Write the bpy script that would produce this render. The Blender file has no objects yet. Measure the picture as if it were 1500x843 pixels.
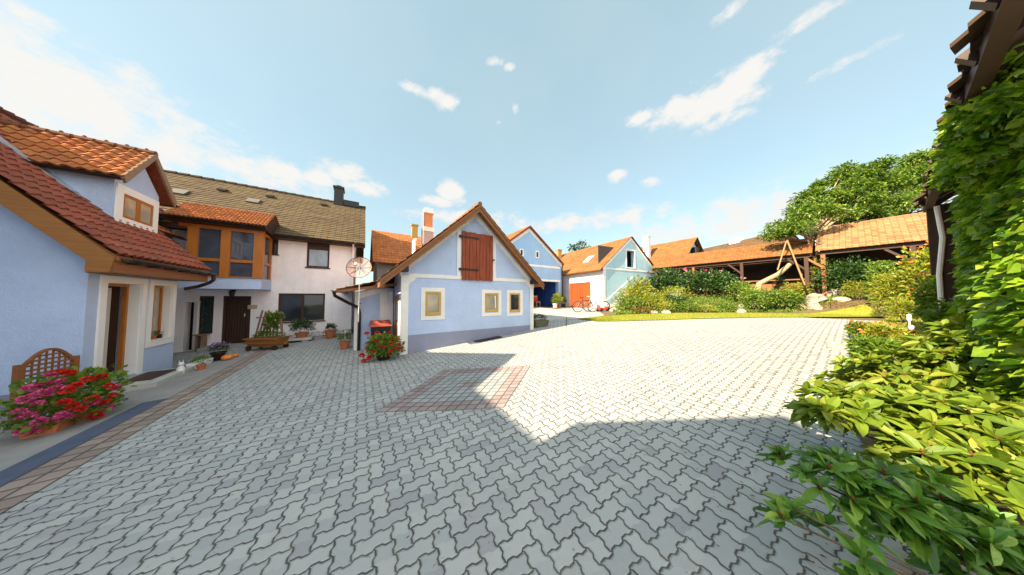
import bpy, math, random
import numpy as np
from mathutils import Vector, Matrix
random.seed(11); RNG = np.random.default_rng(11)
R = math.radians
COL = bpy.context.scene.collection
FOC, PITCH, CAMZ = 335.0, R(2.4), 1.7
TH = R(33.58)

# ---------------------------------------------------------------- measuring helpers
def ray(px, py):
    x = (px - 750.0) / FOC; v = -(py - 421.5) / FOC
    return Vector((x, math.cos(PITCH) - v * math.sin(PITCH), math.sin(PITCH) + v * math.cos(PITCH)))

class Fr:
    """a building's own axes: local x along its front, local y away from it"""
    def __init__(s, ang, ox=0.0, oy=0.0): s.a = ang; s.o = (ox, oy); s.c = math.cos(ang); s.s = math.sin(ang)
    def world(s, x, y, z=0.0): return Vector((s.o[0] + s.c * x - s.s * y, s.o[1] + s.s * x + s.c * y, z))
    def loc(s, X, Y): X -= s.o[0]; Y -= s.o[1]; return (s.c * X + s.s * Y, -s.s * X + s.c * Y)
    def _d(s, px, py):
        d = ray(px, py); return (s.c * d.x + s.s * d.y, -s.s * d.x + s.c * d.y, d.z)
    def on_y(s, px, py, y):
        d = s._d(px, py); c = s.loc(0, 0); t = (y - c[1]) / d[1]; return (c[0] + t * d[0], CAMZ + t * d[2])
    def on_x(s, px, py, x):
        d = s._d(px, py); c = s.loc(0, 0); t = (x - c[0]) / d[0]; return (c[1] + t * d[1], CAMZ + t * d[2])
FN = Fr(TH); FW = Fr(0.0)

def sm(t): t = max(0.0, min(1.0, t)); return t * t * (3 - 2 * t)
HP = [(-9000, -.3), (-6, -.28), (-4.5, -.24), (-3, -.13), (-1, -.07), (1, 0.0), (3, .14), (6, .37), (9, .57), (12, .71), (15, .78), (19, .8), (9000, .8)]
def h(X, Y):
    n = FN.loc(X, Y)[0]
    for (a, ha), (b, hb) in zip(HP, HP[1:]):
        if n <= b: z = ha + (hb - ha) * max(0, (n - a)) / (b - a); break
    t = max((Y - 12.9) / 4.0, (n - 19.6) / 3.0)
    return z + .85 * sm(t) * sm((X - 5.0 - max(0, (Y - 13) * .55)) / 3.2)
def ground(px, py):
    d = ray(px, py); t = .5
    while t < 80:
        if CAMZ + t * d.z < h(t * d.x, t * d.y): break
        t += .01
    return Vector((t * d.x, t * d.y, h(t * d.x, t * d.y)))
def at(px, py, Y):
    d = ray(px, py); t = Y / d.y; return Vector((t * d.x, Y, CAMZ + t * d.z))

# ---------------------------------------------------------------- mesh builder
class MB:
    def __init__(s): s.v = []; s.f = []; s.uv = []; s.hasuv = False; s.mi = []; s.cur = 0
    def add(s, pts, uv=None):
        n = len(s.v); s.v += [tuple(p) for p in pts]; s.f.append(tuple(range(n, n + len(pts)))); s.mi.append(s.cur)
        if uv: s.hasuv = True
        s.uv.append(uv or [(0, 0)] * len(pts))
    def face(s, idx, uv=None):
        s.f.append(tuple(idx)); s.mi.append(s.cur); s.uv.append(uv or [(0, 0)] * len(idx)); s.hasuv |= bool(uv)
    def box(s, x0, x1, y0, y1, z0, z1):
        s.hexa([(x0, y0, z0), (x1, y0, z0), (x1, y1, z0), (x0, y1, z0), (x0, y0, z1), (x1, y0, z1), (x1, y1, z1), (x0, y1, z1)]); return s
    def hexa(s, p):
        n = len(s.v); s.v += [tuple(q) for q in p]
        for f in ((3, 2, 1, 0), (4, 5, 6, 7), (0, 1, 5, 4), (1, 2, 6, 5), (2, 3, 7, 6), (3, 0, 4, 7)): s.face([n + i for i in f])
    def prism(s, prof, a, b, axis):
        """prof: 2d outline; axis 'y': prof=(x,z) extruded y a..b; 'x': prof=(y,z); 'z': prof=(x,y)"""
        def P(q, c): return (q[0], c, q[1]) if axis == 'y' else (c, q[0], q[1]) if axis == 'x' else (q[0], q[1], c)
        n = len(s.v); k = len(prof); s.v += [P(q, a) for q in prof] + [P(q, b) for q in prof]
        s.face([n + i for i in range(k)]); s.face([n + k + i for i in reversed(range(k))])
        for i in range(k): j = (i + 1) % k; s.face([n + j, n + i, n + k + i, n + k + j])
        return s
    def bar(s, p, q, w, t, up=(0, 0, 1)):
        """rectangular bar from p to q, w across, t along up"""
        p = Vector(p); q = Vector(q); d = (q - p).normalized(); u = Vector(up); sd = d.cross(u)
        if sd.length < 1e-4: sd = d.cross(Vector((1, 0, 0)))
        sd.normalize(); u = sd.cross(d).normalized(); a = sd * w / 2; b = u * t / 2
        s.hexa([p - a - b, p + a - b, q + a - b, q - a - b, p - a + b, p + a + b, q + a + b, q - a + b]); return s
    def tube(s, pts, rad, n=8, cap=True):
        pts = [Vector(p) for p in pts]; rad = rad if isinstance(rad, (list, tuple)) else [rad] * len(pts)
        base = len(s.v); ref = None
        for i, p in enumerate(pts):
            d = (pts[min(i + 1, len(pts) - 1)] - pts[max(i - 1, 0)]).normalized()
            if ref is None or abs(d.dot(ref)) > .95: ref = Vector((0, 0, 1)) if abs(d.z) < .9 else Vector((1, 0, 0))
            a = d.cross(ref).normalized(); b = a.cross(d).normalized()
            for k in range(n): t = 2 * math.pi * k / n; s.v.append(tuple(p + (a * math.cos(t) + b * math.sin(t)) * rad[i]))
        for i in range(len(pts) - 1):
            for k in range(n):
                j = (k + 1) % n; s.face([base + i * n + k, base + i * n + j, base + (i + 1) * n + j, base + (i + 1) * n + k])
        if cap:
            s.face([base + k for k in reversed(range(n))]); e = base + (len(pts) - 1) * n; s.face([e + k for k in range(n)])
        return s
    def lathe(s, prof, c=(0, 0, 0), n=20, sy=1.0):
        b = len(s.v)
        for r, z in prof:
            for k in range(n): t = 2 * math.pi * k / n; s.v.append((c[0] + r * math.cos(t), c[1] + r * sy * math.sin(t), c[2] + z))
        for i in range(len(prof) - 1):
            for k in range(n): j = (k + 1) % n; s.face([b + i * n + k, b + i * n + j, b + (i + 1) * n + j, b + (i + 1) * n + k])
        s.face([b + k for k in reversed(range(n))]); e = b + (len(prof) - 1) * n; s.face([e + k for k in range(n)])
        return s
    def ball(s, c, rx, ry=None, rz=None, n=10, m=7, jit=0.0):
        ry = ry or rx; rz = rz or rx; b = len(s.v)
        for i in range(m + 1):
            ph = math.pi * i / m
            for k in range(n):
                t = 2 * math.pi * k / n; q = 1 + random.uniform(-jit, jit)
                s.v.append((c[0] + rx * q * math.sin(ph) * math.cos(t), c[1] + ry * q * math.sin(ph) * math.sin(t), c[2] + rz * q * math.cos(ph)))
        for i in range(m):
            for k in range(n): j = (k + 1) % n; s.face([b + (i + 1) * n + k, b + (i + 1) * n + j, b + i * n + j, b + i * n + k])
        return s
    def wall(s, axis, c0, c1, u0, u1, z0, z1, holes=()):
        """wall with real openings; plane 'y' at y=c0 (outer) to c1 (inner), u is x; plane 'x' likewise"""
        def P(u, c, z): return (u, c, z) if axis == 'y' else (c, u, z)
        us = sorted({u0, u1} | {x for q in holes for x in q[:2]}); zs = sorted({z0, z1} | {x for q in holes for x in q[2:4]})
        for a, b in zip(us, us[1:]):
            for c, d in zip(zs, zs[1:]):
                mu, mz = (a + b) / 2, (c + d) / 2
                if any(q[0] < mu < q[1] and q[2] < mz < q[3] for q in holes): continue
                for cc in (c0, c1): s.add([P(a, cc, c), P(b, cc, c), P(b, cc, d), P(a, cc, d)])
        for q in list(holes) + [(u0, u1, z0, z1)]:
            a, b, c, d = q[:4]
            s.add([P(a, c0, c), P(a, c1, c), P(a, c1, d), P(a, c0, d)]); s.add([P(b, c0, c), P(b, c1, c), P(b, c1, d), P(b, c0, d)])
            s.add([P(a, c0, c), P(b, c0, c), P(b, c1, c), P(a, c1, c)]); s.add([P(a, c0, d), P(b, c0, d), P(b, c1, d), P(a, c1, d)])
        return s
    def frame(s, axis, c0, c1, u0, u1, z0, z1, w, wb=None):
        """rectangular surround of width w inside the box u0..u1, z0..z1"""
        wb = w if wb is None else wb
        def B(a, b, c, d): s.box(a, b, min(c0, c1), max(c0, c1), c, d) if axis == 'y' else s.box(min(c0, c1), max(c0, c1), a, b, c, d)
        B(u0, u0 + w, z0, z1); B(u1 - w, u1, z0, z1); B(u0 + w, u1 - w, z1 - w, z1)
        if wb: B(u0 + w, u1 - w, z0, z0 + wb)
        return s
    def roof(s, e0, e1, r1, r0, nr, nc, step=.025, amp=0.0, sub=6, jit=.004):
        """rows of tiles over the quad eave e0-e1, ridge r0-r1"""
        e0, e1, r1, r0 = map(Vector, (e0, e1, r1, r0)); nrm = (e1 - e0).cross(r0 - e0).normalized()
        if nrm.z < 0: nrm = -nrm
        k = nc * sub if amp else nc
        def prof(u):
            if not amp: return 0
            f = u % 1.0; return amp * (math.sin(math.pi * min(1, f / .62)) if f < .62 else -.35 * math.sin(math.pi * (f - .62) / .38))
        for i in range(nr):
            base = len(s.v); a0, a1 = i / nr, (i + 1) / nr + .12 / nr
            for lev, (a, off) in enumerate(((a0, -.4 * step), (a0, step), (min(a1, 1), 0))):
                for j in range(k + 1):
                    u = j / k; L = e0.lerp(r0, a); Q = e1.lerp(r1, a); p = L.lerp(Q, u)
                    jt = RNG.uniform(-jit, jit) if lev < 2 else 0
                    s.v.append(tuple(p + nrm * (off + prof(u * nc) + jt)))
            for lev in range(2):
                for j in range(k):
                    b = base + lev * (k + 1) + j
                    u0, u1 = j / k * nc, (j + 1) / k * nc; v0, v1 = (i + .02, i + .02) if lev == 0 else (i + .02, i + .98)
                    s.face([b, b + 1, b + k + 2, b + k + 1], [(u0 + .001, v0), (u1 - .001, v0), (u1 - .001, v1), (u0 + .001, v1)])
        return s
    def build(s, name, mat, parent=None, fr=None, base=None, smooth=False, local=False):
        me = bpy.data.meshes.new(name)
        off = (0, 0, 0)
        if not local:
            if parent is not None: off = parent['_b'] if '_b' in parent.keys() else (0, 0, 0)
            elif base is not None: off = base
        V = np.array(s.v, dtype=float) - np.array(off, dtype=float)
        me.from_pydata(V.tolist(), [], s.f); me.update()
        for m in (mat if isinstance(mat, (list, tuple)) else [mat]): me.materials.append(m)
        if isinstance(mat, (list, tuple)): me.polygons.foreach_set('material_index', s.mi)
        if s.hasuv:
            l = me.uv_layers.new(name='UVMap'); l.data.foreach_set('uv', [c for f in s.uv for p in f for c in p])
        if smooth: me.polygons.foreach_set('use_smooth', [True] * len(me.polygons))
        o = bpy.data.objects.new(name, me); COL.objects.link(o)
        if parent is not None:
            o.parent = parent; BASE[o.name] = off
            if not local: o['_b'] = list(off)
        elif fr is not None:
            b = base or (0, 0, 0); o.location = fr.world(b[0], b[1], b[2]); o.rotation_euler = (0, 0, fr.a); o['_b'] = list(b)
        elif base is not None: o.location = base; o['_b'] = list(base)
        return o
BASE = {}

def tag(o, label=None, cat=None, group=None, kind=None):
    if label: o['label'] = label
    if cat: o['category'] = cat
    if group: o['group'] = group
    if kind: o['kind'] = kind
    return o
def thing(name, label, cat, fr=None, base=(0, 0, 0), group=None, rz=0.0):
    o = bpy.data.objects.new(name, None); COL.objects.link(o); o.empty_display_size = .2
    if fr is not None: o.location = fr.world(*base); o.rotation_euler = (0, 0, fr.a)
    else: o.location = base; o.rotation_euler = (0, 0, rz)
    o['_b'] = list(base) if fr is not None else [0, 0, 0]
    return tag(o, label, cat, group)
def copy_tree(o, parent=None):
    kids = [c for c in bpy.data.objects if c.parent == o]
    c = o.copy(); COL.objects.link(c)
    if parent is not None: c.parent = parent
    for k in kids: copy_tree(k, c)
    return c

# ---------------------------------------------------------------- materials
class NT:
    def __init__(s, name):
        s.m = bpy.data.materials.new(name); s.m.use_nodes = True; s.t = s.m.node_tree; s.n = s.t.nodes; s.l = s.t.links
        s.b = s.n['Principled BSDF']; s.out = s.n['Material Output']
    def node(s, t, **k):
        x = s.n.new(t)
        for a, b in k.items(): setattr(x, a, b)
        return x
    def put(s, sock, v):
        if v is None: return
        if isinstance(v, bpy.types.NodeSocket): s.l.new(v, sock)
        else:
            try: sock.default_value = v
            except Exception: sock.default_value = (*v, 1.0)
    def math(s, op, a, b=None, c=None, clamp=False):
        x = s.node('ShaderNodeMath', operation=op); x.use_clamp = clamp
        for i, v in enumerate((a, b, c)):
            if v is not None: s.put(x.inputs[i], v)
        return x.outputs[0]
    def mix(s, f, a, b, mode='MIX'):
        x = s.node('ShaderNodeMix', data_type='RGBA', blend_type=mode); s.put(x.inputs[0], f); s.put(x.inputs[6], a); s.put(x.inputs[7], b); return x.outputs[2]
    def co(s, k='Object'): return s.node('ShaderNodeTexCoord').outputs[k]
    def mapping(s, v, scale=(1, 1, 1), rot=(0, 0, 0)):
        x = s.node('ShaderNodeMapping'); s.l.new(v, x.inputs[0]); x.inputs['Scale'].default_value = scale; x.inputs['Rotation'].default_value = rot; return x.outputs[0]
    def noise(s, v, sc, det=4, rough=.55, dist=0.0):
        x = s.node('ShaderNodeTexNoise'); s.l.new(v, x.inputs['Vector']); x.inputs['Scale'].default_value = sc; x.inputs['Detail'].default_value = det; x.inputs['Roughness'].default_value = rough; x.inputs['Distortion'].default_value = dist; return x.outputs['Fac']
    def ramp(s, f, stops):
        x = s.node('ShaderNodeValToRGB'); e = x.color_ramp.elements
        while len(e) < len(stops): e.new(.5)
        for q, (p, c) in zip(e, stops): q.position = p; q.color = (*c, 1) if len(c) == 3 else c
        s.put(x.inputs[0], f); return x.outputs[0]
    def rng(s, f, a, b, c=0.0, d=1.0):
        x = s.node('ShaderNodeMapRange'); s.put(x.inputs[0], f)
        for i, v in enumerate((a, b, c, d)): x.inputs[i + 1].default_value = v
        return x.outputs[0]
    def bump(s, hgt, st=.3, dist=.02):
        x = s.node('ShaderNodeBump'); x.inputs['Strength'].default_value = st; x.inputs['Distance'].default_value = dist; s.put(x.inputs['Height'], hgt); s.l.new(x.outputs[0], s.b.inputs['Normal']); return x
    def fin(s, col=None, rough=None, spec=None, metal=None):
        s.put(s.b.inputs['Base Color'], col); s.put(s.b.inputs['Roughness'], rough)
        if spec is not None: s.b.inputs['Specular IOR Level'].default_value = spec
        if metal is not None: s.b.inputs['Metallic'].default_value = metal
        return s.m
def sc3(c, k): return tuple(min(1, x * k) for x in c)

def m_plain(name, c, rough=.6, var=.12, scale=6, spec=.4, metal=0, bump=.1):
    t = NT(name); v = t.co(); f = t.noise(v, scale, 5, .6)
    if bump: t.bump(t.noise(v, scale * 7, 3), bump, .01)
    return t.fin(t.mix(f, sc3(c, 1 - var), sc3(c, 1 + var)), rough, spec, metal)
def m_plaster(name, c, stain=(.25, .25, .25), grime=.25):
    t = NT(name); v = t.co(); big = t.noise(v, .9, 6, .7); fine = t.noise(v, 55, 3, .6)
    col = t.mix(t.rng(big, .3, .75), sc3(c, 1.07), sc3(c, .84))
    st = t.noise(t.mapping(v, (2.2, 2.2, .35)), 1.6, 6, .7)
    col = t.mix(t.math('MULTIPLY', t.rng(st, .5, .72), grime * 1.3), col, sc3(stain, 1.0))
    hl = t.noise(v, 3.2, 9, .75, 1.2); col = t.mix(t.rng(t.math('ABSOLUTE', t.math('SUBTRACT', hl, .5)), .0, .006, .35, 0), col, sc3(stain, .6)); t.bump(t.math('ADD', fine, t.math('MULTIPLY', t.noise(v, 11, 4, .7), 1.6)), .8, .012)
    return t.fin(col, .95, .15)
def m_wood(name, c, grain=(1, 1, 14), rough=.55, board=None, var=.35):
    t = NT(name); v = t.co(); f = t.noise(t.mapping(v, grain), 2.2, 6, .7, .6); g = t.noise(t.mapping(v, grain), 9, 4, .6)
    col = t.mix(t.rng(f, .3, .75), sc3(c, 1 + var), sc3(c, 1 - var)); col = t.mix(t.math('MULTIPLY', g, .35), col, sc3(c, .45))
    t.bump(g, .25, .006); return t.fin(col, rough, .35)
def m_tile(name, cols, joint=.12, moss=None, mossamt=.0, rough=.92, lich=None):
    """cols: three colours, chosen at random tile by tile through UV cells"""
    t = NT(name); uv = t.node('ShaderNodeUVMap'); uv.uv_map = 'UVMap'; sp = t.node('ShaderNodeSeparateXYZ'); t.l.new(uv.outputs[0], sp.inputs[0])
    fu = t.math('FLOOR', sp.outputs[0]); fv = t.math('FLOOR', sp.outputs[1])
    cb = t.node('ShaderNodeCombineXYZ'); t.l.new(fu, cb.inputs[0]); t.l.new(fv, cb.inputs[1])
    wn = t.node('ShaderNodeTexWhiteNoise', noise_dimensions='2D'); t.l.new(cb.outputs[0], wn.inputs['Vector'])
    col = t.ramp(wn.outputs['Value'], [(0, cols[0]), (.5, cols[1]), (1, cols[2])])
    rw_ = t.node('ShaderNodeTexWhiteNoise', noise_dimensions='1D'); t.l.new(fv, rw_.inputs['W'])
    v = t.co(); n1 = t.noise(v, 1.3, 5, .65); n2 = t.noise(v, 22, 4, .7); col = t.mix(t.math('MULTIPLY', rw_.outputs['Value'], .4), col, sc3(cols[2], .7))
    col = t.mix(t.math('MULTIPLY', n2, .5), col, sc3(cols[1], .55))
    if moss: col = t.mix(t.math('MULTIPLY', t.rng(t.math('ADD', n1, t.math('MULTIPLY', n2, .3)), .55, .8), mossamt), col, moss)
    if lich: col = t.mix(t.rng(t.noise(v, 9, 5, .75), .62, .7, 0, .7), col, lich)
    fr = t.math('FRACT', sp.outputs[0]); e = t.math('MINIMUM', fr, t.math('SUBTRACT', 1.0, fr))
    j = t.rng(e, 0, .07, 1, 0); col = t.mix(t.math('MULTIPLY', j, joint * 5), col, (.03, .02, .015))
    t.bump(t.math('SUBTRACT', n2, t.math('MULTIPLY', j, 1.5)), .4, .012); return t.fin(col, rough, .3)
def m_glass(name, c=(.02, .025, .03), rough=.04):
    t = NT(name); v = t.co(); f = t.noise(v, 1.7, 3, .5, 1.0)
    t.bump(t.noise(v, 1.2, 2), .05, .02)
    return t.fin(t.mix(t.rng(f, .35, .7), c, sc3(c, 1.45)), rough, .5)
def m_leaf(name, stops, rough=.45, trans=.35, spec=.5):
    t = NT(name); g = t.node('ShaderNodeNewGeometry'); col = t.ramp(g.outputs['Random Per Island'], stops)
    v = t.co(); big = t.noise(v, 1.1, 3, .6); col = t.mix(t.rng(t.noise(v, 55, 4, .7), .35, .75, 0, .45), col, t.mix(1.0, col, (.45, .5, .35), 'MULTIPLY')); t.bump(t.noise(v, 90, 3, .6), .3, .004)
    col = t.mix(t.rng(big, .35, .7, 0, .45), col, t.mix(1.0, col, (.55, .7, .5), 'MULTIPLY'))
    t.fin(col, rough, spec)
    tr = t.node('ShaderNodeBsdfTranslucent'); t.l.new(t.mix(1.0, col, (1.0, 1.1, .35), 'MULTIPLY'), tr.inputs[0])
    mx = t.node('ShaderNodeMixShader'); mx.inputs[0].default_value = trans
    t.l.new(t.b.outputs[0], mx.inputs[1]); t.l.new(tr.outputs[0], mx.inputs[2]); t.l.new(mx.outputs[0], t.out.inputs[0]); return t.m

def m_pavers():
    t = NT('zigzag_pavers'); v = t.co(); sp = t.node('ShaderNodeSeparateXYZ'); t.l.new(v, sp.inputs[0]); M = t.math
    U = .118
    x = M('DIVIDE', sp.outputs[0], U); y = M('DIVIDE', sp.outputs[1], U)
    def wob(q): return M('MULTIPLY', M('MINIMUM', M('MAXIMUM', M('MULTIPLY', M('SINE', M('MULTIPLY', q, 2 * math.pi)), 1.9), -1.0), 1.0), .078)
    jt = M('MULTIPLY', M('SUBTRACT', t.noise(v, 9, 2), .5), .06)
    X = M('ADD', M('ADD', x, wob(y)), jt); Y = M('ADD', M('SUBTRACT', y, wob(x)), jt)
    i = M('FLOOR', X); j = M('FLOOR', Y); fx = M('FRACT', X); fy = M('FRACT', Y)
    k = M('FLOORED_MODULO', M('SUBTRACT', i, j), 4.0)
    def eq(n): return M('COMPARE', k, float(n), .25)
    k0, k1, k2, k3 = eq(0), eq(1), eq(2), eq(3)
    dl = M('ADD', fx, k1); dr = M('ADD', M('SUBTRACT', 1.0, fx), k0); db = M('ADD', fy, k2); dt = M('ADD', M('SUBTRACT', 1.0, fy), k3)
    d = M('MINIMUM', M('MINIMUM', dl, dr), M('MINIMUM', db, dt))
    ii = M('SUBTRACT', i, k1); jj = M('SUBTRACT', j, k2); cb = t.node('ShaderNodeCombineXYZ'); t.l.new(ii, cb.inputs[0]); t.l.new(jj, cb.inputs[1]); t.l.new(k2, cb.inputs[2])
    wn = t.node('ShaderNodeTexWhiteNoise', noise_dimensions='3D'); t.l.new(cb.outputs[0], wn.inputs['Vector'])
    col = t.ramp(wn.outputs['Value'], [(0, (.33, .35, .345)), (.45, (.385, .40, .385)), (.85, (.43, .445, .42)), (.97, (.30, .305, .315))])
    n1 = t.noise(v, .8, 5, .6); n2 = t.noise(v, 60, 4, .7); n3 = t.noise(v, 5, 5, .7)
    col = t.mix(t.rng(n1, .45, .8, 0, .4), col, (.30, .30, .29)); sp2 = t.noise(v, 1.7, 7, .75, .5); col = t.mix(M('MULTIPLY', n2, .28), col, (.22, .24, .235)); col = t.mix(t.rng(n3, .6, .75, 0, .3), col, (.25, .25, .22)); col = t.mix(t.rng(sp2, .56, .72, 0, .45), col, (.23, .22, .20)); col = t.mix(t.rng(t.noise(v, 26, 2, .5), .70, .74, 0, .7), col, (.16, .15, .13))
    j1 = t.rng(M('ADD', d, M('MULTIPLY', M('SUBTRACT', n3, .5), .05)), .032, .074, 1, 0)
    col = t.mix(M('MULTIPLY', j1, .9), col, t.mix(t.rng(n3, .4, .6), (.035, .035, .038), (.08, .078, .05)))
    hb = M('ADD', t.rng(d, .02, .13, 0, 1), M('MULTIPLY', n2, .12)); t.bump(hb, .7, .012)
    return t.fin(col, .85, .25)
def m_blocks(name, cells, brown, grey, ring=True, bw=2.0):
    """square blocks in UV cells; ring=True leaves two brown courses round a grey field"""
    t = NT(name); M = t.math; uv = t.node('ShaderNodeUVMap'); uv.uv_map = 'UVMap'; sp = t.node('ShaderNodeSeparateXYZ'); t.l.new(uv.outputs[0], sp.inputs[0])
    x, y = sp.outputs[0], sp.outputs[1]; fx = M('FRACT', x); fy = M('FRACT', y)
    d = M('MINIMUM', M('MINIMUM', fx, M('SUBTRACT', 1.0, fx)), M('MINIMUM', fy, M('SUBTRACT', 1.0, fy)))
    cb = t.node('ShaderNodeCombineXYZ'); t.l.new(M('FLOOR', x), cb.inputs[0]); t.l.new(M('FLOOR', y), cb.inputs[1])
    wn = t.node('ShaderNodeTexWhiteNoise', noise_dimensions='2D'); t.l.new(cb.outputs[0], wn.inputs['Vector'])
    cbn = t.mix(wn.outputs['Value'], sc3(brown, .8), sc3(brown, 1.2)); cg = t.mix(wn.outputs['Value'], sc3(grey, .85), sc3(grey, 1.12)); col = cbn
    if ring:
        e = M('MINIMUM', M('MINIMUM', x, M('SUBTRACT', float(cells), x)), M('MINIMUM', y, M('SUBTRACT', float(cells), y)))
        inner = M('GREATER_THAN', e, bw)
        cx = M('MAXIMUM', M('ABSOLUTE', M('SUBTRACT', x, cells / 2)), M('ABSOLUTE', M('SUBTRACT', y, cells / 2)))
        inner = M('MULTIPLY', inner, M('GREATER_THAN', cx, 1.0)); col = t.mix(inner, cbn, cg)
    v = t.co(); n2 = t.noise(v, 60, 4, .7); col = t.mix(M('MULTIPLY', n2, .4), col, (.18, .16, .15)); j = t.rng(d, .03, .08, 1, 0); col = t.mix(M('MULTIPLY', j, .9), col, (.05, .045, .045))
    t.bump(M('ADD', t.rng(d, .02, .15, 0, 1), M('MULTIPLY', n2, .15)), .6, .012); return t.fin(col, .85, .25)
def m_stone(name, a, b, sc=4):
    t = NT(name); v = t.co(); f = t.noise(v, sc, 8, .7); g = t.noise(v, sc * 9, 4, .7)
    t.bump(t.math('ADD', f, t.math('MULTIPLY', g, .5)), .6, .03); return t.fin(t.mix(t.rng(f, .3, .7), a, b), .9, .25)
def m_grass(name, a, b, c):
    t = NT(name); v = t.co(); f = t.noise(v, 1.5, 5, .65); g = t.noise(v, 40, 4, .75)
    col = t.mix(t.rng(f, .35, .7), a, b); col = t.mix(t.rng(g, .4, .7), col, c); t.bump(g, .9, .04); return t.fin(col, .9, .1)

M = {}
M['blue'] = m_plaster('pale_blue_plaster', (.46, .57, .79), (.5, .57, .70), .22)
M['blue_deep'] = m_plaster('blue_plaster', (.32, .50, .74), (.3, .4, .6), .2)
M['blue_teal'] = m_plaster('weathered_blue_plaster', (.40, .60, .68), (.45, .65, .66), .5)
M['white'] = m_plaster('white_plaster', (.86, .82, .83), (.66, .62, .60), .35)
M['trim'] = m_plaster('white_trim_plaster', (.82, .80, .76), (.6, .58, .55), .15)
M['plinth'] = m_plaster('mauve_plinth_plaster', (.27, .29, .39), (.25, .25, .32), .3)
M['pwhite'] = m_plain('white_paint', (.8, .8, .78), .5, .05)
M['roof_red'] = m_tile('red_clay_tiles', ((.28, .07, .04), (.36, .10, .055), (.23, .055, .04)), .12, (.10, .06, .04), .5, lich=(.34, .2, .13))
M['roof_orange'] = m_tile('orange_clay_tiles', ((.44, .13, .035), (.56, .20, .06), (.36, .10, .035)), .12, (.2, .1, .04), .4, lich=(.5, .28, .14))
M['roof_far'] = m_tile('mottled_orange_tiles', ((.20, .062, .015), (.34, .14, .05), (.25, .075, .02)), .1, (.17, .12, .035), .7, lich=(.42, .28, .14))
M['roof_pale'] = m_tile('pale_weathered_tiles', ((.28, .12, .045), (.42, .24, .12), (.26, .08, .028)), .12, (.3, .22, .1), .6, lich=(.55, .40, .24))
M['roof_brown'] = m_tile('mossy_brown_tiles', ((.095, .066, .036), (.13, .09, .048), (.075, .05, .028)), .14, (.13, .10, .045), .5, lich=(.19, .145, .085))
M['roof_old'] = m_tile('dark_brown_tiles', ((.10, .06, .035), (.16, .10, .05), (.12, .06, .03)), .12)
M['roof_pink'] = m_tile('light_clay_tiles', ((.42, .20, .09), (.50, .28, .15), (.40, .16, .06)), .1, (.28, .22, .1), .5)
M['wood'] = m_wood('brown_timber', (.24, .095, .03))
M['wood_mid'] = m_wood('honey_brown_timber', (.28, .115, .028))
M['wood_red'] = m_wood('red_brown_boards', (.25, .05, .018), (7, 7, .8), .6, var=.6)
M['wood_door'] = m_wood('orange_red_boards', (.33, .065, .014), (6, 6, .8))
M['wood_yel'] = m_wood('yellow_varnished_pine', (.55, .34, .09), var=.2)
M['wood_dark'] = m_wood('dark_timber', (.045, .018, .008))
M['wood_orange'] = m_wood('orange_varnished_timber', (.42, .14, .02), (5, 5, 1.2), .4, var=.2)
M['wood_grey'] = m_wood('weathered_timber', (.26, .16, .09))
M['pole'] = m_wood('pale_pole_wood', (.26, .16, .07), (4, 4, 1))
M['metal_dark'] = m_plain('dark_brown_metal', (.03, .018, .013), .35, .2, metal=.3)
M['black'] = m_plain('black_metal', (.012, .012, .014), .5)
M['iron'] = m_plain('black_iron', (.015, .013, .012), .45)
M['silver'] = m_plain('galvanised_sheet', (.55, .56, .58), .35, .1, metal=.8)
M['flash'] = m_plain('pale_flashing', (.45, .5, .56), .35, .1, metal=.4)
M['glass'] = m_glass('dark_window_glass')
M['glass_bay'] = m_glass('bay_window_glass', (.045, .055, .075)); M['glass_bay'].node_tree.nodes['Principled BSDF'].inputs['Specular IOR Level'].default_value = 1.0
M['glass_sky'] = m_glass('sky_window_glass', (.22, .28, .34), .08)
M['glass_warm'] = m_glass('curtained_glass', (.30, .27, .20), .15)
M['curtain'] = m_plain('pale_curtain_cloth', (.6, .55, .5), .9)
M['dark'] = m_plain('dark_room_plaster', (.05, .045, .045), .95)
M['terra'] = m_plain('terracotta', (.45, .15, .06), .8, .2)
M['concrete'] = m_stone('weathered_concrete', (.24, .24, .23), (.33, .32, .30), 3)
M['slab'] = m_stone('pale_stone_slab', (.4, .4, .38), (.5, .49, .46), 5)
M['drain'] = m_stone('blue_grey_slate', (.07, .09, .14), (.10, .12, .18), 6)
M['rock'] = m_stone('white_limestone', (.22, .19, .15), (.50, .46, .39), 3)
M['soil'] = m_stone('garden_soil', (.10, .075, .04), (.17, .13, .06), 3)
M['grass'] = m_grass('lawn_grass', (.20, .25, .025), (.30, .31, .035), (.38, .34, .06))
M['earth'] = m_grass('far_meadow', (.08, .12, .03), (.14, .14, .05), (.05, .09, .02))
M['bark'] = m_stone('tree_bark', (.10, .07, .045), (.2, .15, .1), 8)
M['bark_pale'] = m_stone('bare_pale_wood', (.24, .18, .10), (.42, .34, .22), 6)
G = lambda a, b, c, d: [(0, a), (.35, b), (.7, c), (1, d)]
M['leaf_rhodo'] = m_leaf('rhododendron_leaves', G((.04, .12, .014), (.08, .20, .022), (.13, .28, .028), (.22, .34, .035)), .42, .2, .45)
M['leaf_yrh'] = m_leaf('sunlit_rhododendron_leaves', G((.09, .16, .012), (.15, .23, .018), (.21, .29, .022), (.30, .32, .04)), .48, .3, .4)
M['leaf_ivy'] = m_leaf('ivy_leaves', G((.06, .15, .012), (.14, .27, .018), (.26, .40, .025), (.42, .50, .04)), .35, .4)
M['leaf_yel'] = m_leaf('yellow_green_leaves', G((.19, .25, .02), (.29, .34, .025), (.39, .40, .035), (.46, .38, .06)), .5, .4)
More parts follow.
